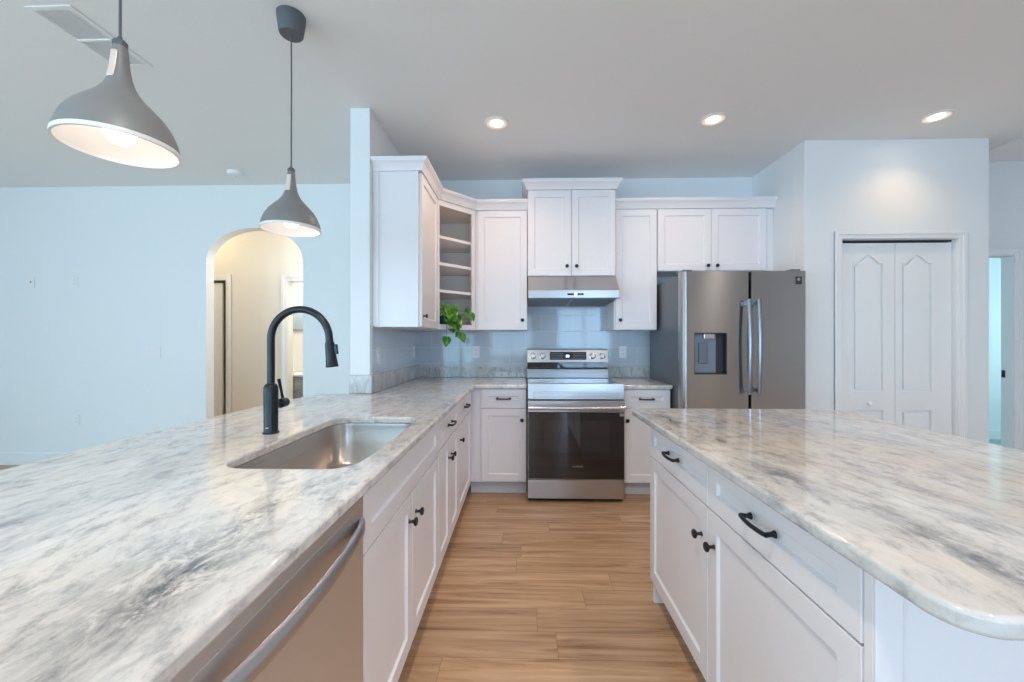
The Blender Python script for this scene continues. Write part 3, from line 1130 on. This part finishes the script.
# corner cabinet with open shelves
A, Bp = (-0.70, 3.277), (-0.426, 3.571)
r = thing('corner_shelf_cabinet', 'white diagonal corner cabinet with open shelves holding the plant', 'cabinet', (0, 0, 0))
poly = [(KL, KB - 0.001), (KL, 3.278), A, Bp, (-0.426, KB - 0.001)]
m = MB()
t = 0.016
m.box(KL, KL + t, 3.278, KB - 0.001, UZ0, UZ1).box(KL + t, -0.426, KB - 0.001 - t, KB - 0.001, UZ0, UZ1)
m.box(KL + t, -0.722, 3.278, 3.278 + t, UZ0, UZ1).box(-0.426 - t, -0.426, 3.592, KB - 0.001 - t, UZ0, UZ1)
m.build('cabinet_box', M['cabin'], r)
MB().prism([poly], UZ0, UZ0 + 0.02).build('bottom_panel', M['cab'], r, bevel=0.001)
MB().prism([poly], UZ1 - 0.02, UZ1).build('top_panel', M['cabin'], r)
# face frame along the diagonal
dv = Vector((Bp[0] - A[0], Bp[1] - A[1]))
Ld = dv.length
ff = bpy.data.objects.new('tmp', None)
fm = MB()
fm.prism([[(0.0, UZ0 + 0.02), (0, UZ1 - 0.02), (Ld, UZ1 - 0.02), (Ld, UZ0 + 0.02)], [(0.016, UZ0 + 0.042), (Ld - 0.036, UZ0 + 0.042), (Ld - 0.036, UZ1 - 0.045), (0.016, UZ1 - 0.045)]], 0.0, 0.02, 'xz')
o = fm.build('face_frame', M['cab'], r, bevel=0.0012)
o.location = (A[0], A[1], 0)
o.rotation_euler = (0, 0, math.atan2(dv.y, dv.x))
bpy.data.objects.remove(ff)
nx, ny = -dv.y / Ld, dv.x / Ld
ins = 0.024
sp = [(KL + t, KB - 0.001 - t), (KL + t, 3.278 + t), (A[0] + nx * ins - 0.012, 3.278 + t), (A[0] + nx * ins, A[1] + ny * ins), (Bp[0] + nx * ins, Bp[1] + ny * ins), (-0.426 - t, KB - 0.001 - t)]
for zs in (1.678, 1.905, 2.128):
    MB().prism([sp], zs, zs + 0.024).build('shelf', M['cab'], r, bevel=0.001)

# crown mouldings


def crown_prof(z):
    return [(0.0, z), (0.010, z), (0.012, z + 0.012), (0.016, z + 0.018), (0.022, z + 0.032), (0.034, z + 0.050), (0.044, z + 0.058), (0.046, z + 0.066), (0.050, z + 0.068), (0.050, z + 0.082), (0.0, z + 0.082)]


o = MB().sweep([(KL + 0.001, 2.730), (-0.70, 2.730), A, Bp, (0.040, 3.571)], crown_prof(UZ1 + 0.001)).build('crown_molding', M['cab'], smooth=30)
tag(o, 'white crown molding wrapping the left and corner upper cabinets', 'molding')
o = MB().sweep([(0.041, KB - 0.002), (0.041, 3.50), (0.805, 3.50), (0.805, KB - 0.002)], crown_prof(2.589)).build('crown_molding', M['cab'], smooth=30)
tag(o, 'white crown molding on top of the cabinet above the range hood', 'molding')
o = MB().sweep([(0.806, 3.571), (PS - 0.001, 3.571)], crown_prof(UZ1 + 0.001)).build('crown_molding', M['cab'], smooth=30)
tag(o, 'white crown molding along the cabinets right of the range hood', 'molding')

# ------------------------------------------------------------------ range hood
r = thing('range_hood', 'stainless under cabinet range hood above the range', 'range hood', (0.423, KB, 1.63))
HW = 0.378
prof = [(0, 0.206), (-0.405, 0.206), (-0.535, 0.072), (-0.545, 0.066), (-0.545, 0.002), (-0.541, -0.002), (-0.522, -0.002), (-0.520, 0.004), (-0.02, -0.018), (-0.018, -0.026), (0, -0.026)]
m = MB().prism([prof], -HW, HW + 0.006, 'yz')
m.build('hood_shell', M['steelx'], r, bevel=0.002)
for sx in (-1, 1):
    f = MB()
    x0, x1 = (-0.365, -0.012) if sx < 0 else (0.012, 0.365)
    f.prism([[(-0.505, 0.002), (-0.035, -0.0186), (-0.035, -0.0216), (-0.505, -0.001)]], x0, x1, 'yz')
    n = 15
    for k in range(n):
        xx = x0 + (x1 - x0) * (k + 0.5) / n
        f.prism([[(-0.50, -0.0012), (-0.04, -0.0213), (-0.04, -0.0275), (-0.50, -0.0075)]], xx - 0.006, xx + 0.006, 'yz')
    f.build('filter', M['filter'], r)
MB().box(-0.05, 0.085, -0.549, -0.5455, 0.024, 0.040).build('control_strip', M['glassblk'], r, bevel=0.001)
MB().lathe([(0.012, 0), (0.012, -0.003), (0, -0.0035)], (0.018, -0.5491, 0.032), axis='y', seg=18).build('button', M['ledw'], r)

# ------------------------------------------------------------------ range
r = thing('range', 'stainless electric range with black oven door glass under the hood', 'range', (0.415, 3.17, 0))
H2 = 0.378
MB().box(-H2, H2, 0.0, 0.72, 0.05, 0.905).build('range_body', M['steelside'], r)
MB().box(-H2 + 0.002, H2 - 0.002, 0.012, 0.60, 0.906, 0.922).build('cooktop', M['cooktop'], r, bevel=0.003)
for (bx, by, br) in ((-0.19, 0.17, 0.11), (0.19, 0.17, 0.09), (-0.19, 0.44, 0.075), (0.19, 0.44, 0.10)):
    MB().lathe([(br - 0.0012, 0), (br - 0.0012, 0.0005), (br, 0.0005), (br, 0)], (bx, by, 0.9222), seg=40, cap=False).build('burner_ring', M['silver'], r)
# front fascia, angled slightly back
m = MB().prism([[(-0.022, 0.812), (-0.012, 0.935), (0.012, 0.935), (0.012, 0.812)]], -H2, H2, 'yz')
fa = m.build('front_fascia', M['steelx'], r, bevel=0.004)
MB().prism([[(-0.023, 0.826), (-0.0205, 0.872), (-0.016, 0.872), (-0.016, 0.826)]], -H2 + 0.045, H2 - 0.045, 'yz').build('fascia_inset', M['steelx'], fa, bevel=0.002)
# oven door
m = MB().box(-H2, H2, -0.030, -0.001, 0.712, 0.802)
m.prism([[(-H2, 0.186), (H2, 0.186), (H2, 0.711), (-H2, 0.711)], [(-H2 + 0.012, 0.20), (H2 - 0.012, 0.20), (H2 - 0.012, 0.700), (-H2 + 0.012, 0.700)]], -0.030, -0.001, 'xz')
dr_ = m.build('oven_door', M['steelx'], r, bevel=0.003)
MB().box(-H2 + 0.004, H2 - 0.004, -0.0325, -0.004, 0.190, 0.711).build('oven_glass', M['glassblk'], dr_, bevel=0.004)
MB().box(-0.25, 0.26, -0.0335, -0.0326, 0.40, 0.645).build('oven_window', M['cooktop'], dr_, bevel=0.0004)
hm = MB().tube([(-H2 + 0.006 + (2 * H2 - 0.012) * k / 12, -0.075 - 0.006 * math.sin(PI * k / 12), 0.752) for k in range(13)], 0.0155, seg=14, flat=0.75)
for sx in (-1, 1):
    hm.box(sx * 0.345 - 0.013, sx * 0.345 + 0.013, -0.075, -0.030, 0.742, 0.762)
hm.build('handle', M['handle'], dr_, bevel=0.002)
MB().box(0.338, 0.372, -0.0345, -0.0326, 0.683, 0.706).build('badge', M['silver'], dr_, bevel=0.0004)
text_mesh('logo', 'SAMSUNG', 0.019, M['silver'], dr_, (0.012, -0.0333, 0.283), (PI / 2, 0, 0))
# storage drawer and feet
MB().box(-H2, H2, -0.026, -0.001, 0.034, 0.180).build('drawer', M['steelx'], r, bevel=0.003)
MB().box(-H2 + 0.004, H2 - 0.004, 0.03, 0.68, 0.0, 0.049).build('toe_kick', M['rubber'], r)
# backguard
m = MB().prism([[(0.585, 0.924), (0.58, 1.005), (0.60, 1.012), (0.60, 1.066), (0.565, 1.070), (0.588, 1.188), (0.60, 1.194), (0.70, 1.194), (0.70, 0.924)]], -H2, H2, 'yz')
bgd = m.build('backguard', M['steelx'], r, bevel=0.003)
MB().box(-H2 + 0.003, H2 - 0.003, 0.594, 0.5995, 1.013, 1.065).build('vent_strip', M['glassblk'], bgd)
sl = math.atan2(0.023, 0.118)


def on_guard(z):
    return 0.565 + (z - 1.070) * (0.023 / 0.118)


z0, z1 = 1.095, 1.168
disp = MB().prism([[(on_guard(z0) - 0.002, z0), (on_guard(z1) - 0.002, z1), (on_guard(z1) + 0.003, z1), (on_guard(z0) + 0.003, z0)]], -0.165, 0.175, 'yz')
disp = disp.build('display', M['glassblk'], bgd, bevel=0.0006)
text_mesh('clock_digits', '00', 0.030, M['led'], bgd, (0.0, on_guard(1.128) - 0.0055, 1.119), (PI / 2 - sl, 0, 0), 0.0008)
bt = MB()
for k in range(7):
    for (xa) in (-0.15 + 0.016 * k, 0.055 + 0.016 * k):
        for zz in (1.108, 1.13, 1.15):
            bt.box(xa, xa + 0.008, on_guard(zz) - 0.0028, on_guard(zz) - 0.0018, zz, zz + 0.003)
add_second(disp, bt, M['silver'])
for kx in (-0.32, -0.232, 0.232, 0.32):
    k_ = MB().lathe([(0.029, 0), (0.029, -0.004), (0.023, -0.006), (0.0215, -0.022), (0.018, -0.026), (0, -0.026)], axis='y', seg=28)
    k_.box(-0.004, 0.004, -0.031, -0.024, -0.020, 0.020)
    kk = k_.build('knob', M['chrome'], bgd, bevel=0.001, loc=(kx, on_guard(1.128) - 0.001, 1.128))
    kk.rotation_euler = (-sl, 0, 0)

# ------------------------------------------------------------------ refrigerator
r = thing('refrigerator', 'tall stainless french door refrigerator with water dispenser', 'refrigerator', (1.195, 3.05, 0))
FW = 0.925
GAP0, GAP1 = 0.502, 0.513
MB().box(0.013, FW - 0.008, 0.075, 0.80, 0.03, 1.775).build('fridge_body', M['steelside'], r, bevel=0.004)
MB().box(0.03, FW - 0.03, 0.10, 0.70, 0.0, 0.03).build('base_grille', M['rubber'], r)


def fridge_door(x0, x1, z0, z1, name, holes=(), cham=(0.03, 0.012)):
    """slab with a rounded vertical edge either side"""
    a, b = cham
    prof_ = [(x0, 0.066), (x0, 0.022), (x0 + a * 0.35, 0.008), (x0 + a, 0.0), (x0 + a + 0.004, 0.0), (x1 - b - 0.004, 0.0), (x1 - b, 0.0), (x1 - b * 0.3, 0.004), (x1, 0.012), (x1, 0.066)]
    return MB().prism([prof_], z0, z1, 'xy')


# left door: built around the dispenser recess (four prisms sharing one outline in plan)
d0, d1, dz0, dz1 = 0.095, 0.338, 1.018, 1.332
m = fridge_door(0.0, GAP0, dz1, 1.795, 'l', cham=(0.034, 0.006))
tb = fridge_door(0.0, GAP0, 0.70, dz0, 'l', cham=(0.034, 0.006))
me_ = bpy.data.meshes.new('t2')
tb.bm.to_mesh(me_)
m.bm.from_mesh(me_)
tb.bm.free()
m.prism([[(0.0, 0.066), (0.0, 0.022), (0.0119, 0.008), (0.034, 0.0), (0.038, 0.0), (d0, 0.0), (d0, 0.066)]], dz0, dz1, 'xy')
m.prism([[(d1, 0.066), (d1, 0.0), (GAP0 - 0.010, 0.0), (GAP0 - 0.006, 0.0), (GAP0 - 0.0018, 0.004), (GAP0, 0.012), (GAP0, 0.066)]], dz0, dz1, 'xy')
bmesh.ops.remove_doubles(m.bm, verts=list(m.bm.verts), dist=0.0002)
ld = m.build('left_door', M['steelz'], r, smooth=25)
# dispenser recess
dm = MB()
dm.box(d0, d1, 0.056, 0.064, dz0, dz1)
dm.box(d0, d0 + 0.004, 0.002, 0.056, dz0, dz1).box(d1 - 0.004, d1, 0.002, 0.056, dz0, dz1)
dm.box(d0 + 0.004, d1 - 0.004, 0.002, 0.056, dz0, dz0 + 0.006).box(d0 + 0.004, d1 - 0.004, 0.002, 0.056, dz1 - 0.006, dz1)
dp = dm.build('dispenser', M['dark'], ld)
MB().box(d0 + 0.006, d1 - 0.060, 0.046, 0.056, dz0 + 0.008, dz1 - 0.008).build('dispenser_back', M['greyplastic'], dp, bevel=0.004)
MB().box(d0 + 0.050, d0 + 0.115, 0.034, 0.045, dz0 + 0.08, dz1 - 0.075).build('dispenser_paddle', M['steelside'], dp, bevel=0.003)
MB().box(d0 + 0.075, d0 + 0.155, 0.006, 0.045, dz1 - 0.046, dz1 - 0.008).build('dispenser_spout', M['chrome'], dp, bevel=0.004)
rd = fridge_door(GAP1, FW, 0.70, 1.795, 'r', cham=(0.006, 0.02)).build('right_door', M['steelz'], r, smooth=25)
MB().box(FW - 0.082, FW - 0.036, -0.0012, 0.0, 1.695, 1.752).build('badge', M['dark'], rd)
MB().lathe([(0.011, 0), (0.011, -0.0006), (0, -0.0007)], (FW - 0.059, -0.0013, 1.731), axis='y', seg=20).build('badge_mark', M['silver'], rd)
for dd, hx in ((ld, GAP0 - 0.030), (rd, GAP1 + 0.030)):
    hpts = [(hx, -0.052 - 0.022 * math.sin(PI * k / 20), 0.875 + 0.705 * k / 20) for k in range(21)]
    h = MB().tube(hpts, 0.015, seg=14, flat=0.8, up=(1, 0, 0))
    for zz in (0.905, 1.55):
        h.box(hx - 0.009, hx + 0.009, -0.054, 0.0, zz - 0.014, zz + 0.014)
    h.build('handle', M['fhandle'], dd, bevel=0.002)
fz = fridge_door(0.0, FW, 0.06, 0.692, 'f', cham=(0.03, 0.02)).build('freezer_drawer', M['steelz'], r, smooth=25)
h = MB().tube([(0.06 + (FW - 0.12) * k / 16, -0.052 - 0.018 * math.sin(PI * k / 16), 0.62) for k in range(17)], 0.014, seg=14)
for xx in (0.09, FW - 0.09):
    h.box(xx - 0.012, xx + 0.012, -0.054, 0.0, 0.611, 0.629)
h.build('handle', M['handle'], fz, bevel=0.002)
for xx in (0.02, FW - 0.10):
    MB().box(xx, xx + 0.07, 0.02, 0.16, 1.7955, 1.812).build('hinge_cover', M['steelside'], r, bevel=0.004)

# ------------------------------------------------------------------ pendants
pz_rim = 1.823
PK = 0.968      # size of the lamp head


def pendant(label):
    p = thing('pendant_light', label, 'pendant light', group='grey pendants over the peninsula')
    MB().lathe([(0.064, CEIL - 0.001), (0.064, CEIL - 0.012), (0.054, CEIL - 0.088), (0.050, CEIL - 0.094), (0, CEIL - 0.095)], seg=40).build('canopy', M['pendcap'], p)
    MB().tube([(0, 0, CEIL - 0.093), (0.001, 0, 2.5), (0, 0, 2.115)], 0.0034, seg=8).build('cord', M['pendcap'], p)
    z = pz_rim
    outer = [(0.1335, z), (0.1345, z + 0.006), (0.1335, z + 0.012)]
    MB().lathe([(0.128, z + 0.012), (0.128, z)] + outer + [(0.128, z + 0.0125)], seg=64, cap=False).build('rim', M['pendin'], p)
    sh = [(0.1325, z + 0.012), (0.131, z + 0.022), (0.126, z + 0.042), (0.116, z + 0.068), (0.100, z + 0.095), (0.080, z + 0.118), (0.060, z + 0.139), (0.045, z + 0.158),
          (0.034, z + 0.178), (0.027, z + 0.200), (0.0225, z + 0.225), (0.0195, z + 0.255), (0.0175, z + 0.285), (0.0165, z + 0.293)]
    MB().lathe(sh, seg=64, cap=False).build('shade', M['pend'], p, smooth=60)
    inn = [(r_ - 0.003, h_ - 0.001) for r_, h_ in sh[:10]] + [(0, z + 0.199)]
    MB().lathe(inn, seg=64, cap=False).build('shade_lining', M['pendin'], p, smooth=60)
    MB().lathe([(0.0172, z + 0.292), (0.0172, z + 0.306), (0.012, z + 0.312), (0.006, z + 0.314), (0.005, z + 0.322), (0, z + 0.322)], seg=24).build('cap', M['pendcap'], p)
    # pale strip paints the light in a neck cutout, on the side of the room
    s_ = MB()
    bmv = s_.bm
    rows = []
    for h_ in [0.193 + 0.081 * q / 12 for q in range(13)]:
        k_ = next(q for q in range(len(sh) - 1) if sh[q + 1][1] >= z + h_)
        f_ = (z + h_ - sh[k_][1]) / (sh[k_ + 1][1] - sh[k_][1])
        r_ = (sh[k_][0] + f_ * (sh[k_ + 1][0] - sh[k_][0])) * 1.02 + 0.0014
        rows.append([bmv.verts.new((r_ * math.cos(a), r_ * math.sin(a), z + h_)) for a in [math.radians(-98 + 8.5 * q * (0.0225 / r_)) for q in range(-4, 5)]])
    for a, b in zip(rows, rows[1:]):
        for q in range(8):
            bmv.faces.new((a[q], a[q + 1], b[q + 1], b[q]))
    so = s_.build('neck_slot', M['pale'], p)
    so.modifiers.new('thick', 'SOLIDIFY').thickness = 0.0012
    MB().lathe([(0.018, z + 0.15), (0.018, z + 0.105), (0.014, z + 0.10), (0, z + 0.10)], seg=20).build('socket', M['pendin'], p)
    MB().lathe([(0.0, 0.012), (0.018, 0.016), (0.032, 0.030), (0.037, 0.047), (0.034, 0.064), (0.024, 0.080), (0.015, 0.092), (0.014, 0.100)], (0, 0, z), seg=32, cap=False).build('bulb', M['bulb'], p, smooth=80)
    for ch in p.children:
        if ch.name.split('.')[0] not in ('canopy', 'cord'):
            wide = 1.02 if ch.name.split('.')[0] in ('rim', 'shade', 'shade_lining') else 1.0
            ch.scale = (PK * wide, PK * wide, PK)
            ch.location = (0, 0, 1.805 - PK * pz_rim)
    return p


p1 = pendant('grey bell shaped pendant lamp hanging near the wall stub, the smaller in view')
p2 = copy_tree(p1)
p1.location = (-1.122, 1.907, 0)
p2.location = (-1.122, 1.084, 0)
p2['label'] = 'grey bell shaped pendant lamp at upper left, larger and closer to the air vent'

# ------------------------------------------------------------------ ceiling fittings
labels = ['recessed downlight in the ceiling in front of the range hood cabinet', 'recessed downlight in the ceiling in front of the refrigerator',
          'recessed downlight in the ceiling in front of the pantry door']
c0 = thing('recessed_light', labels[0], 'downlight', (*CANS[0], CEIL), group='recessed ceiling downlights')
MB().lathe([(0.088, 0.0), (0.088, -0.004), (0.080, -0.007), (0.064, -0.006), (0.058, -0.001), (0.058, 0.0)], seg=48, cap=False).build('trim_ring', M['candisc'], c0)
MB().lathe([(0.046, -0.003), (0.030, -0.006), (0, -0.0065)], seg=48, cap=False).build('lens', M['lens'], c0)
MB().lathe([(0.078, -0.0065), (0.060, -0.0070), (0.0465, -0.0035)], seg=48, cap=False).build('glow_ring', M['glowring'], c0)
for k in (1, 2):
    c = copy_tree(c0)
    c.location = (*CANS[k], CEIL)
    c['label'] = labels[k]


def register(label, x0, x1, y0, y1, slats, along='y'):
    p = thing('air_vent', label, 'air vent', ((x0 + x1) / 2, (y0 + y1) / 2, CEIL))
    hx, hy = (x1 - x0) / 2, (y1 - y0) / 2
    e = 0.024
    MB().prism([[(-hx, -hy), (hx, -hy), (hx, hy), (-hx, hy)], [(-hx + e, -hy + e), (hx - e, -hy + e), (hx - e, hy - e), (-hx + e, hy - e)]], -0.006, -0.0005).build('frame', M['ceiling'], p, bevel=0.002)
    MB().box(-hx + e, hx - e, -hy + e, hy - e, -0.0015, -0.0005).build('duct', M['ceiling'], p)
    s_ = MB()
    for k in range(slats):
        if along == 'y':
            xx = -hx + e + (2 * hx - 2 * e) * (k + 0.5) / slats
            s_.prism([[(xx - 0.008, -0.0025), (xx + 0.005, -0.007), (xx + 0.006, -0.006), (xx - 0.0065, -0.0018)]], -hy + e, hy - e, 'xz')
        else:
            yy = -hy + e + (2 * hy - 2 * e) * (k + 0.5) / slats
            s_.prism([[(yy - 0.008, -0.0025), (yy + 0.005, -0.007), (yy + 0.006, -0.006), (yy - 0.0065, -0.0018)]], -hx + e, hx - e, 'yz')
    if along == 'y':
        s_.box(-hx + e, hx - e, -0.006, 0.006, -0.0105, -0.002)
    s_.build('louvers', M['vent'], p)
    return p


register('white supply air register in the ceiling behind the closer pendant', -2.345, -2.12, 1.815, 2.235, 9)
register('white return air grille in the ceiling beyond the pantry corner', 3.84, 4.44, 2.98, 3.60, 22, 'x')
r = thing('smoke_detector', 'round white smoke detector on the living room ceiling', 'smoke detector', (-2.68, 3.66, CEIL))
MB().lathe([(0.068, 0), (0.068, -0.012), (0.060, -0.030), (0.045, -0.036), (0, -0.037)], seg=36).build('detector_body', M['plastic'], r)
MB().lathe([(0.010, -0.036), (0.010, -0.039), (0, -0.039)], seg=16).build('test_button', M['toe'], r)

# ------------------------------------------------------------------ wall plates


def plate(name, label, cat, loc, rz, gangs=1, kind='outlet', wd=0.070, ht=0.115):
    p = thing(name, label, cat, loc, rz, 'white wall outlets' if kind == 'outlet' else None)
    W_ = wd + 0.046 * (gangs - 1)
    MB().box(-W_ / 2, W_ / 2, -0.006, 0, -ht / 2, ht / 2).build('cover_plate', M['plastic'], p, bevel=0.002)
    for g in range(gangs):
        gx = (g - (gangs - 1) / 2) * 0.046
        if kind == 'switch':
            MB().prism([[(-0.009, 0.030), (-0.006, 0.032), (-0.006, -0.032), (-0.0075, -0.030)]], gx - 0.016, gx + 0.016, 'yz').build('rocker', M['plastic'], p, bevel=0.001)
        elif kind == 'outlet':
            rc = MB().box(gx - 0.0165, gx + 0.0165, -0.008, -0.006, -0.034, 0.034).build('receptacle', M['plastic'], p, bevel=0.001)
            s_ = MB()
            for zz in (-0.018, 0.018):
                for sx in (-0.006, 0.006):
                    s_.box(gx + sx - 0.001, gx + sx + 0.001, -0.0083, -0.0078, zz - 0.002, zz + 0.005)
                s_.box(gx - 0.0015, gx + 0.0015, -0.0083, -0.0078, zz - 0.009, zz - 0.006)
            add_second(rc, s_, M['slot'])
        elif kind == 'coax':
            MB().lathe([(0.006, -0.006), (0.006, -0.014), (0.0025, -0.014), (0, -0.013)], axis='y', seg=14).build('jack', M['slot'], p)
    return p


plate('cable_jack', 'white cable jack plate high on the living room wall', 'wall plate', (-5.03, LW, 1.874), 0, kind='coax')
plate('wall_outlet', 'white outlet high on the living room wall beside the cable jack', 'outlet', (-4.573, LW, 1.872), 0)
plate('light_switch', 'white three gang light switch on the wall left of the arch', 'light switch', (-3.756, LW, 1.155), 0, gangs=3, kind='switch')
plate('wall_outlet', 'white outlet low on the living room wall above the counter edge', 'outlet', (-4.552, LW, 0.463), 0)
plate('wall_outlet', 'white outlet on the left tile backsplash close to the wall stub', 'outlet', (KL + 0.008, 2.807, 1.164), RL)
plate('wall_outlet', 'white outlet on the left tile backsplash close to the inner corner', 'outlet', (KL + 0.008, 3.72, 1.164), RL)
plate('wall_outlet', 'white outlet on the back tile between the hanging plant and the range', 'outlet', (-0.46, KB - 0.008, 1.164), 0)
plate('wall_outlet', 'white outlet on the back tile between range and refrigerator', 'outlet', (0.965, KB - 0.008, 1.164), 0)

# ------------------------------------------------------------------ potted plant in the corner cabinet
r = thing('potted_plant', 'trailing green pothos in a dark green pot on the corner cabinet shelf', 'plant', (-0.672, 3.415, UZ0 + 0.0205))
MB().lathe([(0.035, 0), (0.044, 0.02), (0.048, 0.07), (0.050, 0.098), (0.046, 0.098), (0.044, 0.085), (0, 0.085)], seg=28).build('pot', M['pot'], r)
MB().lathe([(0.043, 0.0852), (0.043, 0.089), (0, 0.090)], seg=20).build('soil', M['soil'], r)
fol = MB()
stm = MB()


def leaf(tip_from, direc, size, droop):
    """heart shaped leaf with a folded midrib"""
    d = Vector(direc).normalized()
    upv = Vector((0, 0, 1)) if abs(d.z) < 0.8 else Vector((0.55, -0.8, 0.15))
    sd_ = d.cross(upv).normalized()
    nn = sd_.cross(d).normalized()
    b_ = Vector(tip_from)
    outl_ = [(-0.10, 0.20), (0.06, 0.40), (0.30, 0.46), (0.55, 0.36), (0.80, 0.17)]
    mid = [b_]
    left, right = [], []
    for u, wv in outl_:
        c_ = b_ + d * u * size - nn * droop * size * u * u
        mid.append(c_)
        left.append(c_ + sd_ * wv * size + nn * 0.14 * size * wv * 2)
        right.append(c_ - sd_ * wv * size + nn * 0.14 * size * wv * 2)
    tip = b_ + d * size - nn * droop * size
    bv = fol.bm
    mv = [bv.verts.new(q) for q in mid[1:]]
    b0 = bv.verts.new(b_)
    lv = [bv.verts.new(q) for q in left]
    rv = [bv.verts.new(q) for q in right]
    tv = bv.verts.new(tip)
    bv.faces.new((b0, lv[0], lv[1], mv[1]))
    bv.faces.new((b0, mv[1], rv[1], rv[0]))
    for k in range(1, 4):
        bv.faces.new((mv[k], lv[k], lv[k + 1], mv[k + 1]))
        bv.faces.new((mv[k], mv[k + 1], rv[k + 1], rv[k]))
    bv.faces.new((mv[4], lv[4], tv))
    bv.faces.new((mv[4], tv, rv[4]))


def vine(pts_, r0=0.0022):
    stm.tube(pts_, r0, seg=6)


top = Vector((0, 0, 0.09))
# vines: upright ones, and ones falling over the cabinet edge towards the room
targets = [((0.02, -0.05, 0.19), 0.062), ((-0.055, -0.045, 0.135), 0.055), ((0.06, -0.04, 0.15), 0.065), ((0.085, -0.02, 0.17), 0.058), ((0.03, -0.09, 0.13), 0.065),
           ((0.10, -0.09, 0.14), 0.06), ((0.115, -0.06, 0.10), 0.06), ((0.07, -0.12, 0.10), 0.065), ((0.13, -0.11, 0.06), 0.06), ((0.09, -0.13, 0.04), 0.07), ((0.11, -0.13, 0.005), 0.065),
           ((0.055, -0.10, 0.155), 0.06), ((0.14, -0.07, 0.115), 0.055), ((0.10, -0.06, 0.185), 0.05), ((0.075, -0.13, -0.02), 0.055), ((0.04, -0.08, 0.165), 0.06), ((0.075, -0.10, 0.13), 0.065), ((0.06, -0.12, 0.07), 0.06), ((0.10, -0.12, 0.08), 0.06), ((0.085, -0.14, 0.02), 0.06),
           ((-0.03, -0.07, 0.15), 0.055), ((0.05, -0.07, 0.185), 0.05)]
for (tx, ty, tz), sz in targets:
    tgt = Vector((tx, ty, tz))
    mid_ = (top + tgt) / 2 + Vector((0, 0, 0.035))
    vine([top, mid_, tgt])
    dd_ = Vector((tx * 0.9 + random.uniform(-0.05, 0.05), ty * 1.0 - 0.02, random.uniform(-0.13, -0.045)))
    leaf(tgt, dd_, sz * 1.22, random.uniform(0.15, 0.4))
# long trailing vines
v1 = [top, Vector((0.03, -0.07, 0.12)), Vector((0.045, -0.125, 0.06)), Vector((0.043, -0.135, -0.02)), Vector((0.04, -0.135, -0.085))]
vine(v1)
leaf(v1[-1], (0.0, -0.02, -0.10), 0.088, 0.05)
leaf(v1[3], (0.06, -0.03, -0.01), 0.045, 0.2)
v2 = [top, Vector((0.08, -0.09, 0.12)), Vector((0.135, -0.14, 0.03)), Vector((0.15, -0.14, -0.04)), Vector((0.155, -0.14, -0.06))]
vine(v2)
leaf(v2[-1], (0.045, -0.015, -0.08), 0.085, 0.08)
leaf(v2[-2], (-0.03, -0.01, -0.05), 0.06, 0.1)
leaf(v2[2], (0.05, -0.03, -0.05), 0.06, 0.2)
v3 = [top, Vector((0.12, -0.06, 0.14)), Vector((0.20, -0.13, 0.125)), Vector((0.235, -0.15, 0.105))]
vine(v3)
leaf(v3[-1], (0.04, -0.015, -0.06), 0.075, 0.12)
leaf(v3[-2], (0.02, -0.02, 0.04), 0.04, 0.2)
v4 = [top, Vector((0.12, -0.07, 0.11)), Vector((0.185, -0.12, 0.05))]
vine(v4)
leaf(v4[-1], (0.04, -0.02, 0.03), 0.045, 0.1)
stm.build('stems', M['stem'], r)
fo = fol.build('leaves', M['leaf'], r, smooth=60)

# ------------------------------------------------------------------ bathroom glimpsed beyond the hall
r = thing('bathroom_vanity', 'grey wood vanity with a white top seen through the arch', 'vanity', (-3.05, 5.46, 0))
MB().box(-0.56, 0.9, 0.02, 0.53, 0.09, 0.775).build('cabinet_box', M['greywood'], r)
MB().box(-0.56, 0.9, 0.08, 0.10, 0, 0.09).build('toe_kick', M['dark'], r)
for k, (a, b) in enumerate(((0.60, 0.765), (0.36, 0.59), (0.10, 0.35))):
    for (xa, xb) in ((-0.555, 0.165), (0.175, 0.895)):
        MB().box(xa, xb, 0.0, 0.019, a, b).build('drawer', M['greywood'], r, bevel=0.002)
MB().box(-0.565, 0.91, -0.015, 0.535, 0.776, 0.806).build('vanity_top', M['vanitytop'], r, bevel=0.004)
r = thing('framed_picture', 'small framed picture on the bathroom wall above the vanity', 'picture', (-3.33, 6.0, 1.59))
MB().prism([[(-0.21, -0.17), (0.21, -0.17), (0.21, 0.17), (-0.21, 0.17)], [(-0.175, -0.135), (0.175, -0.135), (0.175, 0.135), (-0.175, 0.135)]], -0.025, -0.001, 'xz').build('frame', M['pictureframe'], r, bevel=0.003)
MB().box(-0.18, 0.18, -0.012, -0.001, -0.14, 0.14).build('print', M['picture'], r)
